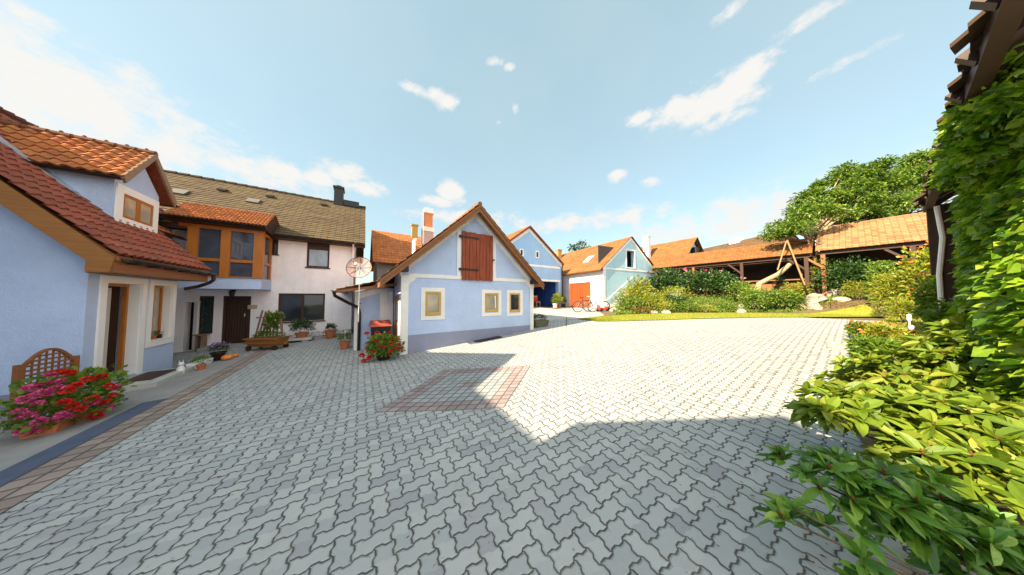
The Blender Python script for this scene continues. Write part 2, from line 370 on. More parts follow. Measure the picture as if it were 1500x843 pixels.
M['leaf_mid'] = m_leaf('mid_green_leaves', G((.07, .15, .015), (.12, .22, .02), (.20, .30, .03), (.28, .35, .04)), .5, .35)
M['leaf_dark'] = m_leaf('dark_green_leaves', G((.015, .05, .012), (.03, .08, .018), (.05, .11, .02), (.08, .15, .03)), .4, .25)
M['leaf_tree'] = m_leaf('tree_leaves', G((.05, .12, .014), (.10, .19, .02), (.18, .28, .028), (.30, .37, .04)), .5, .35)
M['leaf_red'] = m_leaf('rust_brown_leaves', G((.16, .05, .02), (.25, .09, .03), (.2, .12, .03), (.3, .16, .04)), .6, .3)
M['fl_red'] = m_leaf('red_petals', G((.55, .01, .01), (.75, .015, .012), (.85, .03, .02), (.7, .02, .03)), .6, .2)
M['fl_pink'] = m_leaf('magenta_petals', G((.6, .03, .2), (.72, .06, .3), (.8, .14, .38), (.8, .3, .45)), .6, .2)
M['fl_violet'] = m_leaf('violet_petals', G((.25, .08, .5), (.32, .12, .6), (.4, .2, .65), (.5, .3, .7)), .6, .2)
M['fl_orange'] = m_leaf('orange_petals', G((.6, .12, .02), (.7, .2, .03), (.75, .15, .02), (.6, .25, .05)), .6, .2)
M['fl_white'] = m_leaf('white_pink_petals', G((.75, .5, .55), (.8, .7, .7), (.8, .75, .7), (.75, .4, .5)), .6, .2)
M['red_plastic'] = m_plain('red_plastic', (.36, .07, .035), .5)
M['red_paint'] = m_plain('red_paint', (.6, .03, .04), .35)
M['rubber'] = m_plain('black_rubber', (.015, .015, .015), .8)

# ---------------------------------------------------------------- leaves
def rotbasis(D, U):
    D = D / np.linalg.norm(D, axis=1, keepdims=True); S = np.cross(D, U); S /= np.linalg.norm(S, axis=1, keepdims=True) + 1e-9
    return D, S, np.cross(S, D)
def leaves(mb, P, D, size, asp=.5, fold=.18, seg=1, droop=.0):
    """P base points, D directions (n,3), size (n,) lengths. seg=1: folded kite; seg=3: long oval leaf with a midrib fold"""
    n = len(P); U = RNG.normal(0, .5, (n, 3)) + np.array([0, 0, 1.0]); D, S, N = rotbasis(D, U); L = size[:, None]
    if seg == 2:                                                      # three-lobed leaf
        rows = [(0, 0), (.08, .46), (.36, .26), (.56, .40), (1, 0), (.56, -.40), (.36, -.26), (.08, -.46)]
        Q = [P + D * L * a + S * L * asp * w + N * L * fold * (1 if w else 0) - np.array([0, 0, 1]) * L * droop * a * a for a, w in rows]
        V = np.stack(Q, 1); F = [(0, 1, 2, 3, 4), (0, 4, 5, 6, 7)]; k = 8
    elif seg == 1:
        rows = [(0, 0, 0), (.45, -.5, 1), (1, 0, 0), (.45, .5, 1)]
        Q = [P + D * L * a + S * L * asp * b - 0 * N + N * L * fold * c - np.array([0, 0, 1]) * L * droop * a * a for a, b, c in rows]
        V = np.stack(Q, 1); F = [(0, 1, 2), (0, 2, 3)]; k = 4
    else:
        pr = [(0, .06), (.22, .40), (.5, .5), (.78, .36), (1, .0)]; Q = []
        for a, w in pr:
            c = P + D * L * a - np.array([0, 0, 1]) * L * droop * a * a
            Q += [c + S * L * asp * w + N * L * fold * w, c, c - S * L * asp * w + N * L * fold * w]
        V = np.stack(Q, 1); F = []; k = 15
        for i in range(4):
            b = i * 3; F += [(b, b + 1, b + 4, b + 3), (b + 1, b + 2, b + 5, b + 4)]
    b0 = len(mb.v); mb.v += V.reshape(-1, 3).tolist()
    for i in range(n):
        o = b0 + i * k
        for f in F: mb.f.append(tuple(o + q for q in f)); mb.uv.append([(0, 0)] * len(f)); mb.mi.append(mb.cur)
def blob_pts(n, c, r, shell=.55, bottom=-.5):
    d = RNG.normal(0, 1, (n * 2, 3)); d /= np.linalg.norm(d, axis=1, keepdims=True); d = d[d[:, 2] > bottom][:n]
    rad = (shell + (1 - shell) * RNG.random(len(d)) ** .6)[:, None]; lump = 1 + .16 * np.sin(d[:, :1] * 7 + c[0] * 3) * np.cos(d[:, 1:2] * 6 + c[1]) + .1 * np.sin(d[:, 2:] * 11)
    return np.array(c) + d * rad * lump * np.array(r), d
def clump(mb, n, c, r, size, asp=.55, seg=1, shell=.5, bottom=-.5, up=.35, droop=.1, fold=.18):
    P, d = blob_pts(n, c, r, shell, bottom); D = d + RNG.normal(0, .55, d.shape) + np.array([0, 0, up])
    leaves(mb, P, D, size * RNG.uniform(.6, 1.25, len(P)), asp, fold, seg, droop)
SKYTINT = (1.12, 1.10, .95, 1); CLOUDCOL = (2.05, 2.02, 1.95, 1); FLAT = (1.02, 1.42, 1.49, 1); EXPO = 1.62
# ================================================================ camera, light, sky
sc = bpy.context.scene
cam = bpy.data.objects.new('camera', bpy.data.cameras.new('camera')); COL.objects.link(cam); sc.camera = cam
cam.data.sensor_width = 36; cam.data.lens = 36 * FOC / 1500; cam.data.clip_end = 6000; cam.data.clip_start = .05
cam.location = (0, 0, CAMZ); cam.rotation_euler = (R(90) + PITCH, 0, 0)
ELEV = R(35)
AZ = math.atan2(-math.sin(TH - R(.5)), -math.cos(TH - R(.5)))           # direction towards the sun
sd = Vector((math.cos(AZ) * math.cos(ELEV), math.sin(AZ) * math.cos(ELEV), math.sin(ELEV)))
sl = bpy.data.lights.new('sun', 'SUN'); sl.energy = 5.0; sl.angle = R(.5); sl.color = (1.0, .82, .58)
so = bpy.data.objects.new('sun', sl); COL.objects.link(so); so.rotation_euler = sd.to_track_quat('Z', 'Y').to_euler(); so.location = (-20, -20, 30)
w = bpy.data.worlds.new('World'); sc.world = w; w.use_nodes = True; nt = w.node_tree; N = nt.nodes; L = nt.links; N.clear()
sky = N.new('ShaderNodeTexSky'); sky.sky_type = 'NISHITA'; sky.sun_disc = False; sky.sun_elevation = ELEV
sky.sun_rotation = math.atan2(sd.x, sd.y) % (2 * math.pi); sky.air_density = 1.0; sky.dust_density = 1.2; sky.ozone_density = 1.0
bg = N.new('ShaderNodeBackground'); bg.inputs[1].default_value = .15; ow = N.new('ShaderNodeOutputWorld')
def wn_(t, **k):
    x = N.new(t)
    for a, b in k.items(): setattr(x, a, b)
    return x
def wm(op, a, b=None, c=None):
    x = wn_('ShaderNodeMath', operation=op)
    for i, v in enumerate((a, b, c)):
        if v is None: continue
        if isinstance(v, bpy.types.NodeSocket): L.new(v, x.inputs[i])
        else: x.inputs[i].default_value = v
    return x.outputs[0]
tc = wn_('ShaderNodeTexCoord'); dirv = tc.outputs['Generated']
def wnoise(scale, det, rough, zs=1.6, seed=0.0):
    mp = wn_('ShaderNodeMapping'); mp.inputs['Scale'].default_value = (1, 1, zs); mp.inputs['Location'].default_value = (seed, seed, 0); L.new(dirv, mp.inputs[0])
    x = wn_('ShaderNodeTexNoise'); x.inputs['Scale'].default_value = scale; x.inputs['Detail'].default_value = det; x.inputs['Roughness'].default_value = rough; L.new(mp.outputs[0], x.inputs['Vector']); return x.outputs['Fac']
n1 = wnoise(14, 8, .66); n2 = wnoise(2.2, 4, .5, 1.0, 3.1)
cl = None
# each cloud of the afternoon: direction, half width, half height (radians), density
CLOUDS = [((655, 150), .040, .022, .85), ((612, 132), .035, .014, .8), ((640, 138), .04, .018, .7), ((725, 90), .025, .012, .8), ((748, 98), .02, .010, .7), ((1045, 150), .085, .04, 1.15), ((1010, 158), .09, .03, 1.1), ((1085, 118), .05, .035, 1.05), ((990, 160), .06, .024, 1.0), ((940, 172), .035, .018, .9), ((1060, 175), .06, .02, .8), ((660, 282), .05, .032, 1.0), ((645, 296), .06, .02, .9), ((505, 255), .06, .03, .9), ((530, 275), .07, .025, .95), ((470, 262), .05, .025, .8), ((410, 250), .05, .028, .9), ((390, 268), .06, .02, .7), ((70, 150), .25, .09, .82), ((150, 185), .2, .07, .82), ((30, 110), .15, .09, .82), ((1195, 20), .06, .018, .75), ((1240, 90), .05, .012, .6), ((905, 258), .03, .018, .85), ((955, 266), .028, .015, .75), ((300, 235), .08, .03, .7), ((755, 163), .015, .018, .7), ((730, 180), .012, .01, .6), ((870, 322), .3, .03, .8), ((1150, 310), .4, .06, .8), ((350, 245), .2, .04, .7), ((700, 320), .25, .03, .7), ((1075, 12), .04, .014, .55)]
for (px, py), a, b, dn in CLOUDS:
    d = ray(px, py).normalized(); e = Vector((d.y, -d.x, 0)).normalized(); u = e.cross(d).normalized()
    def dot(v):
        x = wn_('ShaderNodeVectorMath', operation='DOT_PRODUCT'); L.new(dirv, x.inputs[0]); x.inputs[1].default_value = v; return x.outputs['Value']
    ea = wm('DIVIDE', dot(e), a); ua = wm('DIVIDE', wm('SUBTRACT', dot(u), 0.0), b)
    q = wm('ADD', wm('MULTIPLY', ea, ea), wm('MULTIPLY', ua, ua)); g = wm('MULTIPLY', wm('MULTIPLY', wm('POWER', 2.718, wm('MULTIPLY', q, -.55)), dn), wm('GREATER_THAN', dot(d), 0.0))
    cl = g if cl is None else wm('MAXIMUM', cl, g)
dens = wm('SUBTRACT', wm('ADD', wm('MULTIPLY', cl, 1.05), wm('MULTIPLY', wm('SUBTRACT', n1, .5), 1.9)), .33)
mr = wn_('ShaderNodeMapRange'); mr.interpolation_type = 'SMOOTHSTEP'; L.new(dens, mr.inputs[0]); mr.inputs[1].default_value = -.05; mr.inputs[2].default_value = .6
cmask = wm('MULTIPLY', mr.outputs[0], wm('MINIMUM', 1.0, wm('MULTIPLY', cl, 3.0)))
veil = wn_('ShaderNodeMapRange'); L.new(n2, veil.inputs[0]); veil.inputs[1].default_value = .42; veil.inputs[2].default_value = .75; veil.inputs[4].default_value = .12
fac = wm('MAXIMUM', cmask, veil.outputs[0])
# unseen bright cloud bank added behind the viewer to lift the shaded walls
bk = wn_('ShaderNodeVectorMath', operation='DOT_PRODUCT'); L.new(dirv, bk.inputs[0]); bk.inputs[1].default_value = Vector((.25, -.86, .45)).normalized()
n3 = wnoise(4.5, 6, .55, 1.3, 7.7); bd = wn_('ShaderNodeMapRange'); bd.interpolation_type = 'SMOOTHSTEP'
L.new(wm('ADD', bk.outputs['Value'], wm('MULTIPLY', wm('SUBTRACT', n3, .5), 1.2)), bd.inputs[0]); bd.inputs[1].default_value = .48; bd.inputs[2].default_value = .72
tint = wn_('ShaderNodeMix', data_type='RGBA', blend_type='MULTIPLY'); tint.inputs[0].default_value = 1; L.new(sky.outputs[0], tint.inputs[6]); tint.inputs[7].default_value = SKYTINT
thin = wn_('ShaderNodeMix', data_type='RGBA'); thin.inputs[0].default_value = .74; L.new(tint.outputs[2], thin.inputs[6]); thin.inputs[7].default_value = FLAT   # thin high haze evens the sky out
mx = wn_('ShaderNodeMix', data_type='RGBA'); L.new(fac, mx.inputs[0]); L.new(thin.outputs[2], mx.inputs[6]); mx.inputs[7].default_value = CLOUDCOL
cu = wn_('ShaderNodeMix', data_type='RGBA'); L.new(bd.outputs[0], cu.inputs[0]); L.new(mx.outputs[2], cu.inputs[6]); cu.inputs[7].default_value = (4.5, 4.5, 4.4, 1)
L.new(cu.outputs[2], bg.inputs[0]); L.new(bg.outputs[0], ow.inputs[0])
sc.view_settings.view_transform = 'Standard'; sc.view_settings.look = 'None'; sc.view_settings.gamma = 1; sc.view_settings.use_curve_mapping = False
sc.view_settings.exposure = EXPO
sc.cycles.max_bounces = 6; sc.cycles.transparent_max_bounces = 8; sc.cycles.use_denoising = True

# ================================================================ ground
def st(o): o['kind'] = 'structure'; return o
def sheet(name, mat, A, B, nu, nv, off, fr=None, uvs=None, kind='structure'):
    """strip between the polylines A and B (points in frame coordinates)"""
    fr = fr or FW; mb = MB()
    def along(P, t):
        k = t * (len(P) - 1); i = min(int(k), len(P) - 2); f = k - i; return (P[i][0] + (P[i + 1][0] - P[i][0]) * f, P[i][1] + (P[i + 1][1] - P[i][1]) * f)
    for i in range(nu + 1):
        a = along(A, i / nu); b = along(B, i / nu)
        for j in range(nv + 1):
            x = a[0] + (b[0] - a[0]) * j / nv; y = a[1] + (b[1] - a[1]) * j / nv; wv = fr.world(x, y)
            o_ = off(x, y) if callable(off) else off
            mb.v.append((x, y, h(wv.x, wv.y) + o_))
    for i in range(nu):
        for j in range(nv):
            q = [i * (nv + 1) + j, (i + 1) * (nv + 1) + j, (i + 1) * (nv + 1) + j + 1, i * (nv + 1) + j + 1]
            uv = None
            if uvs: uv = [(uvs[0] * (i + a) / nu, uvs[1] * (j + b) / nv) for a, b in ((0, 0), (1, 0), (1, 1), (0, 1))]
            mb.face(q, uv)
    o = mb.build(name, mat, fr=fr, base=(0, 0, 0)); 
    for p in o.data.polygons: p.use_smooth = True
    if kind: o['kind'] = kind
    return o
M['pavers'] = m_pavers()
M['ring'] = m_blocks('brown_and_grey_blocks', 13, (.30, .24, .235), (.31, .34, .335))
M['edge'] = m_blocks('brown_edging_blocks', 0, (.31, .24, .20), (.3, .3, .3), ring=False)
M['yard'] = m_stone('pale_yard_asphalt', (.34, .32, .29), (.42, .40, .37), 2)
# terrain out to the horizon
sheet('terrain', M['earth'], [(-900, -60), (-60, -60), (-20, -60), (-8, -60), (40, -60), (100, -60), (1400, -60)], [(-900, 1800), (-60, 1800), (-20, 1800), (-8, 1800), (40, 1800), (100, 1800), (1400, 1800)], 60, 60, -.45, FW)
sheet('ground', M['soil'], [(-16, -12), (46, -12)], [(-16, 52), (46, 52)], 124, 128, lambda x, y: -.03, FN)
sheet('courtyard_paving', M['pavers'], [(-2.45, -9), (16.5, -9)], [(-2.45, 13.3), (16.5, 13.3)], 76, 46, .004, FN)
sheet('entrance_paving', M['pavers'], [(-9.5, 10.45), (-2.45, 10.45)], [(-9.5, 13.45), (-2.45, 13.45)], 28, 6, .004, FN)
sheet('side_path', M['concrete'], [(-6.5, -6), (-3.1, -6)], [(-6.5, 10.45), (-3.1, 10.45)], 14, 34, .006, FN)
sheet('drain_channel', M['drain'], [(-3.1, -6), (-2.83, -6)], [(-3.1, 6.9), (-2.83, 6.9)], 2, 26, .012, FN)
sheet('kerb_strip', M['concrete'], [(-3.1, 6.9), (-2.83, 6.9)], [(-3.1, 10.45), (-2.83, 10.45)], 2, 8, .010, FN)
sheet('brown_edging', M['edge'], [(-2.83, -6), (-2.45, -6)], [(-2.83, 13.4), (-2.45, 13.4)], 2, 80, .009, FN, uvs=(2, 100))
sheet('paving_square', M['ring'], [(-2.04, 3.5), (-.12, 3.46)], [(-1.56, 5.27), (.42, 5.2)], 13, 13, .008, FW, uvs=(13, 13))
sheet('yard_apron', M['yard'], [(6.3, 9.4), (11.5, 6.8)], [(6.3, 17.5), (14, 17.5)], 22, 30, .012, FN)
LF = [(3.9, 10.55), (4.7, 10.35), (7, 10.15), (11, 10.3), (16.8, 10.2)]; LB = [(3.3, 11.6), (5.3, 12.6), (8, 13.1), (12.2, 13.2), (18.5, 12.4)]
sheet('lawn', M['grass'], LF, LB, 60, 12, .03, FW)
sheet('garden_bed', M['soil'], [(5.0, 12.4), (8, 12.9), (12.2, 13.0), (19.5, 11.2), (19.5, 7.5)], [(7.5, 21.5), (11.5, 22), (17.5, 20), (26, 12), (26, 8)], 90, 40, .045, FW)
sheet('border_bed', M['soil'], [(3.6, -.15), (5.4, .35), (8, .0), (12.5, -.1), (20, -.9)], [(3.6, -3), (5.4, -3), (8, -3), (12.5, -3), (20, -3)], 66, 12, .03, FN)
# turf showing through the grass pavers at the lawn's end
M['turfp'] = m_blocks('grass_paver_grid', 0, (.13, .17, .03), (.3, .3, .3), ring=False)
# ================================================================ left house (door and dormer)
def win(root, axis, c, dirn, u0, u1, z0, z1, fw, fmat, gmat, mull=0, name='window', depth=.05, transom=None, sill=None, sillmat=None):
    """casement set in an opening: c = plane of the frame's outer face, dirn = +1/-1 direction pointing inwards"""
    f = MB(); f.frame(axis, c, c + dirn * depth, u0, u1, z0, z1, fw)
    for k in range(mull):
        u = u0 + (u1 - u0) * (k + 1) / (mull + 1)
        (f.box(u - fw * .6, u + fw * .6, min(c, c + dirn * depth), max(c, c + dirn * depth), z0 + fw, z1 - fw) if axis == 'y' else f.box(min(c, c + dirn * depth), max(c, c + dirn * depth), u - fw * .6, u + fw * .6, z0 + fw, z1 - fw))
    if transom:
        (f.box(u0 + fw, u1 - fw, min(c, c + dirn * depth) + .003, max(c, c + dirn * depth) - .003, transom - fw / 2, transom + fw / 2) if axis == 'y' else f.box(min(c, c + dirn * depth) + .003, max(c, c + dirn * depth) - .003, u0 + fw, u1 - fw, transom - fw / 2, transom + fw / 2))
    o = f.build(name, fmat, root); g = MB(); cc = c + dirn * depth * .6
    (g.box(u0 + fw * .7, u1 - fw * .7, cc - .004, cc + .004, z0 + fw * .7, z1 - fw * .7) if axis == 'y' else g.box(cc - .004, cc + .004, u0 + fw * .7, u1 - fw * .7, z0 + fw * .7, z1 - fw * .7))
    g.build('pane', gmat, o)
    if sill:
        s = MB(); a, b = sorted((c - dirn * sill, c - dirn * .002)); (s.box(u0 - .04, u1 + .04, a, b, z0 - .05, z0 - .005) if axis == 'y' else s.box(a, b, u0 - .04, u1 + .04, z0 - .05, z0 - .005)); s.build('sill', sillmat or fmat, o)
    return o
def gutter(mb, p, q, r=.065):
    p = Vector(p); q = Vector(q); d = (q - p).normalized(); sd_ = d.cross(Vector((0, 0, 1))).normalized(); b = len(mb.v); n = 8
    for e in (p, q):
        for rr in (r, r * .82):
            for k in range(n + 1): t = math.pi + math.pi * k / n; mb.v.append(tuple(e + sd_ * math.cos(t) * rr + Vector((0, 0, 1)) * math.sin(t) * rr))
    m = n + 1
    for s in range(2):
        for k in range(n): mb.face([b + s * m + k, b + s * m + k + 1, b + (2 + s) * m + k + 1, b + (2 + s) * m + k])
    for e in range(2):
        for k in range(n): mb.face([b + e * 2 * m + k, b + e * 2 * m + k + 1, b + e * 2 * m + m + k + 1, b + e * 2 * m + m + k])
    for k in (0, n): mb.face([b + k, b + 2 * m + k, b + 3 * m + k, b + m + k])

NW = -4.23; E0, ES = -3.73, 2.49; SL = 1.05
def zr(n): return ES + (E0 - n) * SL
RG = -7.07
Lh = thing('farmhouse', 'pale blue house at the left with red tiled roof, dormer and open door', 'house', FN, (NW, 7.91, 0))
DO = (8.27, 9.16, -.03, 2.0); WO = (9.5, 10.2, .62, 2.0)
b = MB(); b.wall('x', NW, NW - .42, 7.91, 10.41, -.5, 2.85, [DO, WO])
b.wall('y', 7.91, 7.91 + .4, -9.9, NW - .42, -.6, 2.6); b.prism([(-9.9, 2.6), (NW - .001, 2.6), (NW - .001, zr(NW) - .12), (RG, zr(RG) - .12), (-9.9, 2.6)], 7.911, 8.3, 'y')
b.wall('y', 10.41, 10.1, -6.2, NW - .42, -.5, 3.0); b.prism([(-9.9, 2.6), (NW - .001, 2.6), (NW - .001, zr(NW) - .12), (RG, zr(RG) - .12)], 10.1, 10.409, 'y')
b.wall('x', -6.2, -6.5, 10.41, 13.39, -.5, 4.0); b.wall('x', -9.9, -9.6, 7.91, 13.39, -.5, 3.0)
b.build('wall', M['blue'], Lh)
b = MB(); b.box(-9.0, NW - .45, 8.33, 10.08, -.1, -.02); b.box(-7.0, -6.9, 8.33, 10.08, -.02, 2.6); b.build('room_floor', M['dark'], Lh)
b = MB(); b.box(-9.9, NW + .015, 7.895, 7.909, -.6, .07); b.box(NW + .001, NW + .018, 7.897, 8.12, -.5, .02); b.build('plinth', M['plinth'], Lh)
b = MB()
b.frame('x', NW + .002, NW + .03, DO[0] - .14, DO[1] + .14, -.06, DO[3] + .13, .14, 0); b.frame('x', NW + .002, NW + .03, WO[0] - .13, WO[1] + .13, WO[2] - .13, WO[3] + .13, .13)
for q in (DO, WO):
    b.box(NW - .15, NW + .002, q[0], q[0] + .012, q[2], q[3]); b.box(NW - .15, NW + .002, q[1] - .012, q[1], q[2], q[3]); b.box(NW - .15, NW + .002, q[0] + .012, q[1] - .012, q[3] - .012, q[3])
b.box(NW - .3, NW + .05, WO[0] + .012, WO[1] - .012, WO[2], WO[2] + .02)
b.build('window_surround', M['pwhite'], Lh)
f = MB(); f.frame('x', NW - .15, NW - .21, DO[0] + .01, DO[1] - .01, DO[2], DO[3] - .01, .06, 0)
dfr = f.build('door_frame', M['wood_orange'], Lh)
f = MB(); f.hexa([(NW - .24, 9.06, -.01), (NW - .24, 9.10, -.01), (NW - 1.0, 9.02, -.01), (NW - 1.0, 8.98, -.01), (NW - .24, 9.06, 1.95), (NW - .24, 9.10, 1.95), (NW - 1.0, 9.02, 1.95), (NW - 1.0, 8.98, 1.95)]); f.f = f.f; d_ = f.build('door', M['wood_dark'], Lh)
f = MB(); f.hexa([(NW - .32, 8.962, .12), (NW - .32, 9.05, .12), (NW - .92, 8.978, .12), (NW - .92, 8.965, .12), (NW - .32, 9.03, 1.85), (NW - .32, 9.05, 1.85), (NW - .92, 8.978, 1.85), (NW - .92, 8.965, 1.85)]); f.build('pane', M['curtain'], d_)
f = MB(); f.tube([(NW - .92, 8.98, 1.0), (NW - .92, 8.93, 1.0), (NW - .82, 8.93, 1.0)], .012); f.build('handle', M['silver'], d_)
f = MB(); k = 14
for i in range(k):
    a, c = 8.72 + .28 * i / k, 8.72 + .28 * (i + 1) / k; xa, xc = NW - .30 - .03 * math.sin(i * 1.9), NW - .30 - .03 * math.sin((i + 1) * 1.9)
    f.add([(xa, a, .0), (xc, c, .0), (xc, c, 1.9), (xa, a, 1.9)]); f.add([(xa - .01, a, .0), (xc - .01, c, .0), (xc - .01, c, 1.9), (xa - .01, a, 1.9)])
f.build('door_curtain', M['curtain'], Lh, smooth=True)
wL = win(Lh, 'x', NW - .13, -1, WO[0] + .012, WO[1] - .012, WO[2] + .02, WO[3] - .012, .06, M['wood_orange'], M['glass_warm'], 1)
b = MB(); b.box(NW + .03, NW + .75, 8.1, 9.42, -.3, -.06); b.box(NW + .2, NW + .62, 8.2, 9.3, -.06, -.045); stp = b.build('door_step', M['slab'], Lh)
b = MB(); b.box(NW + .18, NW + .6, 8.3, 9.15, -.044, -.03); b.build('door_mat', M['wood_dark'], stp)
# main roof
ME0, ME1 = 7.46, 10.62
b = MB(); b.roof((E0, ME1, ES), (E0, ME0, ES), (RG, ME0, zr(RG)), (RG, ME1, zr(RG)), 23, 16, .032, .032, 6)
b.roof((2 * RG - E0, ME0, ES), (2 * RG - E0, 13.4, ES), (RG, 13.4, zr(RG)), (RG, ME0, zr(RG)), 14, 20, .03, .02, 3)
b.roof((-5.6, 13.4, zr(-5.6)), (-5.6, ME1, zr(-5.6)), (RG, ME1, zr(RG)), (RG, 13.4, zr(RG)), 6, 11, .03, .02, 4)
rl = b.build('roof', M['roof_red'], Lh)
b = MB()
for a in range(28): m0 = ME0 + a * .22; b.tube([(RG, m0, zr(RG) + .0), (RG, m0 + .24, zr(RG) + .015)], [.09, .11], 8)
b.build('ridge_tiles', M['roof_red'], rl)
b = MB(); T = .05
for (a, c) in ((ME0, ME0 + .04), (ME1 - .04, ME1)):
    b.prism([(E0 - .02, ES - .06), (RG, zr(RG) - .04), (RG, zr(RG) - .36), (E0 - .30, ES - .14), (E0 - .30, ES - .34), (E0 - .06, ES - .34)], a, c, 'y')
b.build('bargeboard', M['wood_mid'], Lh)
b = MB(); b.prism([(E0 + .0, ES - .05), (NW, zr(NW) - .08), (NW, zr(NW) - .16), (E0 + .0, ES - .13)], ME0 + .04, ME1 - .04, 'y')
b.prism([(NW + .001, ES - .34), (E0 - .05, ES - .34), (E0 - .05, ES - .30), (NW + .001, ES - .30)], 7.86, ME1 - .04, 'y')
b.prism([(NW, zr(NW) - .1), (RG, zr(RG) - .1), (RG, zr(RG) - .16), (NW, zr(NW) - .16)], ME0 + .04, 7.91, 'y')
b.box(E0 - .06, E0 - .03, ME0 + .04, ME1 - .04, ES - .34, ES - .08); b.build('soffit', M['wood'], Lh)
b = MB(); gutter(b, (E0 + .07, ME0 + .1, ES - .06), (E0 + .07, ME1 + .02, ES - .09), .075); gt = b.build('gutter', M['metal_dark'], Lh)
for o_ in (gt,):
    b = MB(); b.tube([(E0 + .07, ME1 - .02, ES - .12), (E0 + .07, ME1 - .0, ES - .27), (E0 + .0, ME1 + .0, ES - .36), (NW + .3, ME1 - .02, ES - .48), (NW + .08, ME1 - .12, ES - .56)], .045); b.build('downpipe', M['metal_dark'], o_)
for i in range(6): m0 = ME0 + .3 + i * .5; b = MB(); b.box(E0 - .02, E0 + .15, m0, m0 + .03, ES - .165, ES - .14); b.build('gutter_bracket', M['iron'], gt)
# dormer
dn, dm, dh = -4.6, 9.76, .86; AP, EV = 5.33, 4.37
dr = MB(); w0, w1 = 9.02, 10.36
dr.prism([(w0, 3.3), (w1, 3.3), (w1, 4.40), (9.70, 5.08), (w0, 4.42)], dn, dn - .14, 'x')
dr.wall('y', w0, w0 + .12, -6.5, dn - .14, 3.3, 4.5); dr.wall('y', w1, w1 - .12, -6.5, dn - .14, 3.3, 4.5)
dor = dr.build('dormer_wall', M['blue'], Lh)
b = MB(); q = (9.06, 10.32, 3.36, 4.26); b.frame('x', dn + .002, dn + .03, *q, .17, .17); b.build('dormer_surround', M['pwhite'], dor)
b = MB(); b.frame('x', dn + .002, dn + .02, q[0] + .17, q[1] - .17, q[2] + .17, q[3] - .17, .06); b.box(dn + .002, dn + .02, 9.62, 9.75, q[2] + .22, q[3] - .22); dw = b.build('dormer_window', M['wood_orange'], Lh)
b = MB(); b.box(dn + .001, dn + .010, q[0] + .2, q[1] - .2, q[2] + .2, q[3] - .2); b.build('pane', M['glass_warm'], dw)
FNT, BK = -4.42, -8.2; SD = (AP - EV) / dh
b = MB(); b.roof((BK, dm - dh - .02, EV), (FNT, dm - dh - .02, EV), (FNT, dm, AP), (BK, dm, AP), 7, 21, .032, .034, 6)
b.roof((FNT, dm + dh, EV), (BK, dm + dh, EV), (BK, dm, AP), (FNT, dm, AP), 7, 21, .032, .034, 6); drf = b.build('dormer_roof', M['roof_orange'], Lh)
b = MB()
for a in range(14): n0 = FNT - a * .28; b.tube([(n0, dm, AP + .0), (n0 - .30, dm, AP + .012)], [.085, .065], 8); b.ball((n0 - .14, dm, AP + .085), .03, n=6, m=4)
b.build('ridge_tiles', M['roof_orange'], drf)
b = MB(); b.prism([(dm - dh - .02, EV + .03), (dm, AP + .03), (dm, AP - .13), (dm - dh + .04, EV - .13)], FNT - .03, FNT + .01, 'x')
b.prism([(dm + dh + .02, EV + .03), (dm, AP + .03), (dm, AP - .13), (dm + dh - .04, EV - .13)], FNT - .031, FNT + .011, 'x'); b.build('dormer_bargeboard', M['wood_grey'], Lh)
b = MB(); b.prism([(dm - dh, EV - .03), (dm, AP - .05), (dm, AP - .10), (dm - dh, EV - .09)], FNT - .03, -6.5, 'x'); b.prism([(dm + dh, EV - .03), (dm, AP - .05), (dm, AP - .10), (dm + dh, EV - .09)], FNT - .03, -6.5, 'x'); b.build('dormer_soffit', M['wood_red'], Lh)
b = MB(); gutter(b, (-7.2, dm - dh - .08, EV - .02), (FNT + .02, dm - dh - .08, EV - .05), .06); gutter(b, (-7.2, dm + dh + .06, EV - .02), (FNT + .02, dm + dh + .06, EV - .05), .06); b.build('dormer_gutter', M['metal_dark'], Lh)
b = MB(); b.bar((-5.0, dm - dh + .02, zr(-5.0) + .07), (-6.9, dm - dh - .02, zr(-6.9) + .08), .2, .02, (.7, 0, .7)); b.bar((-4.62, dm - .76, zr(-4.6) + .05), (-6.6, dm - dh + .0, zr(-6.6) + .06), .07, .03, (.7, 0, .7)); b.build('flashing', M['flash'], Lh)
b = MB(); b.bar((-5.9, 8.55, zr(-5.9) + .08), (-6.7, 8.55, zr(-6.7) + .08), .5, .05, (.7, 0, .7)); b.build('roof_window', M['flash'], Lh)
# wall lamp over the door
lp = thing('wall_lamp', 'small brass wall lamp over the open door of the left house', 'lamp', FN, (NW, 8.98, 2.28))
b = MB(); b.box(NW + .002, NW + .02, 8.94, 9.02, 2.24, 2.34); b.tube([(NW + .02, 8.98, 2.3), (NW + .12, 8.98, 2.33)], .01); b.build('bracket', M['iron'], lp)
b = MB(); b.lathe([(.02, .10), (.05, .06), (.07, .0), (.065, -.02)], (NW + .13, 8.98, 2.25), 12); b.build('lamp_shade', m_plain('brass', (.5, .32, .1), .3, metal=.8), lp)
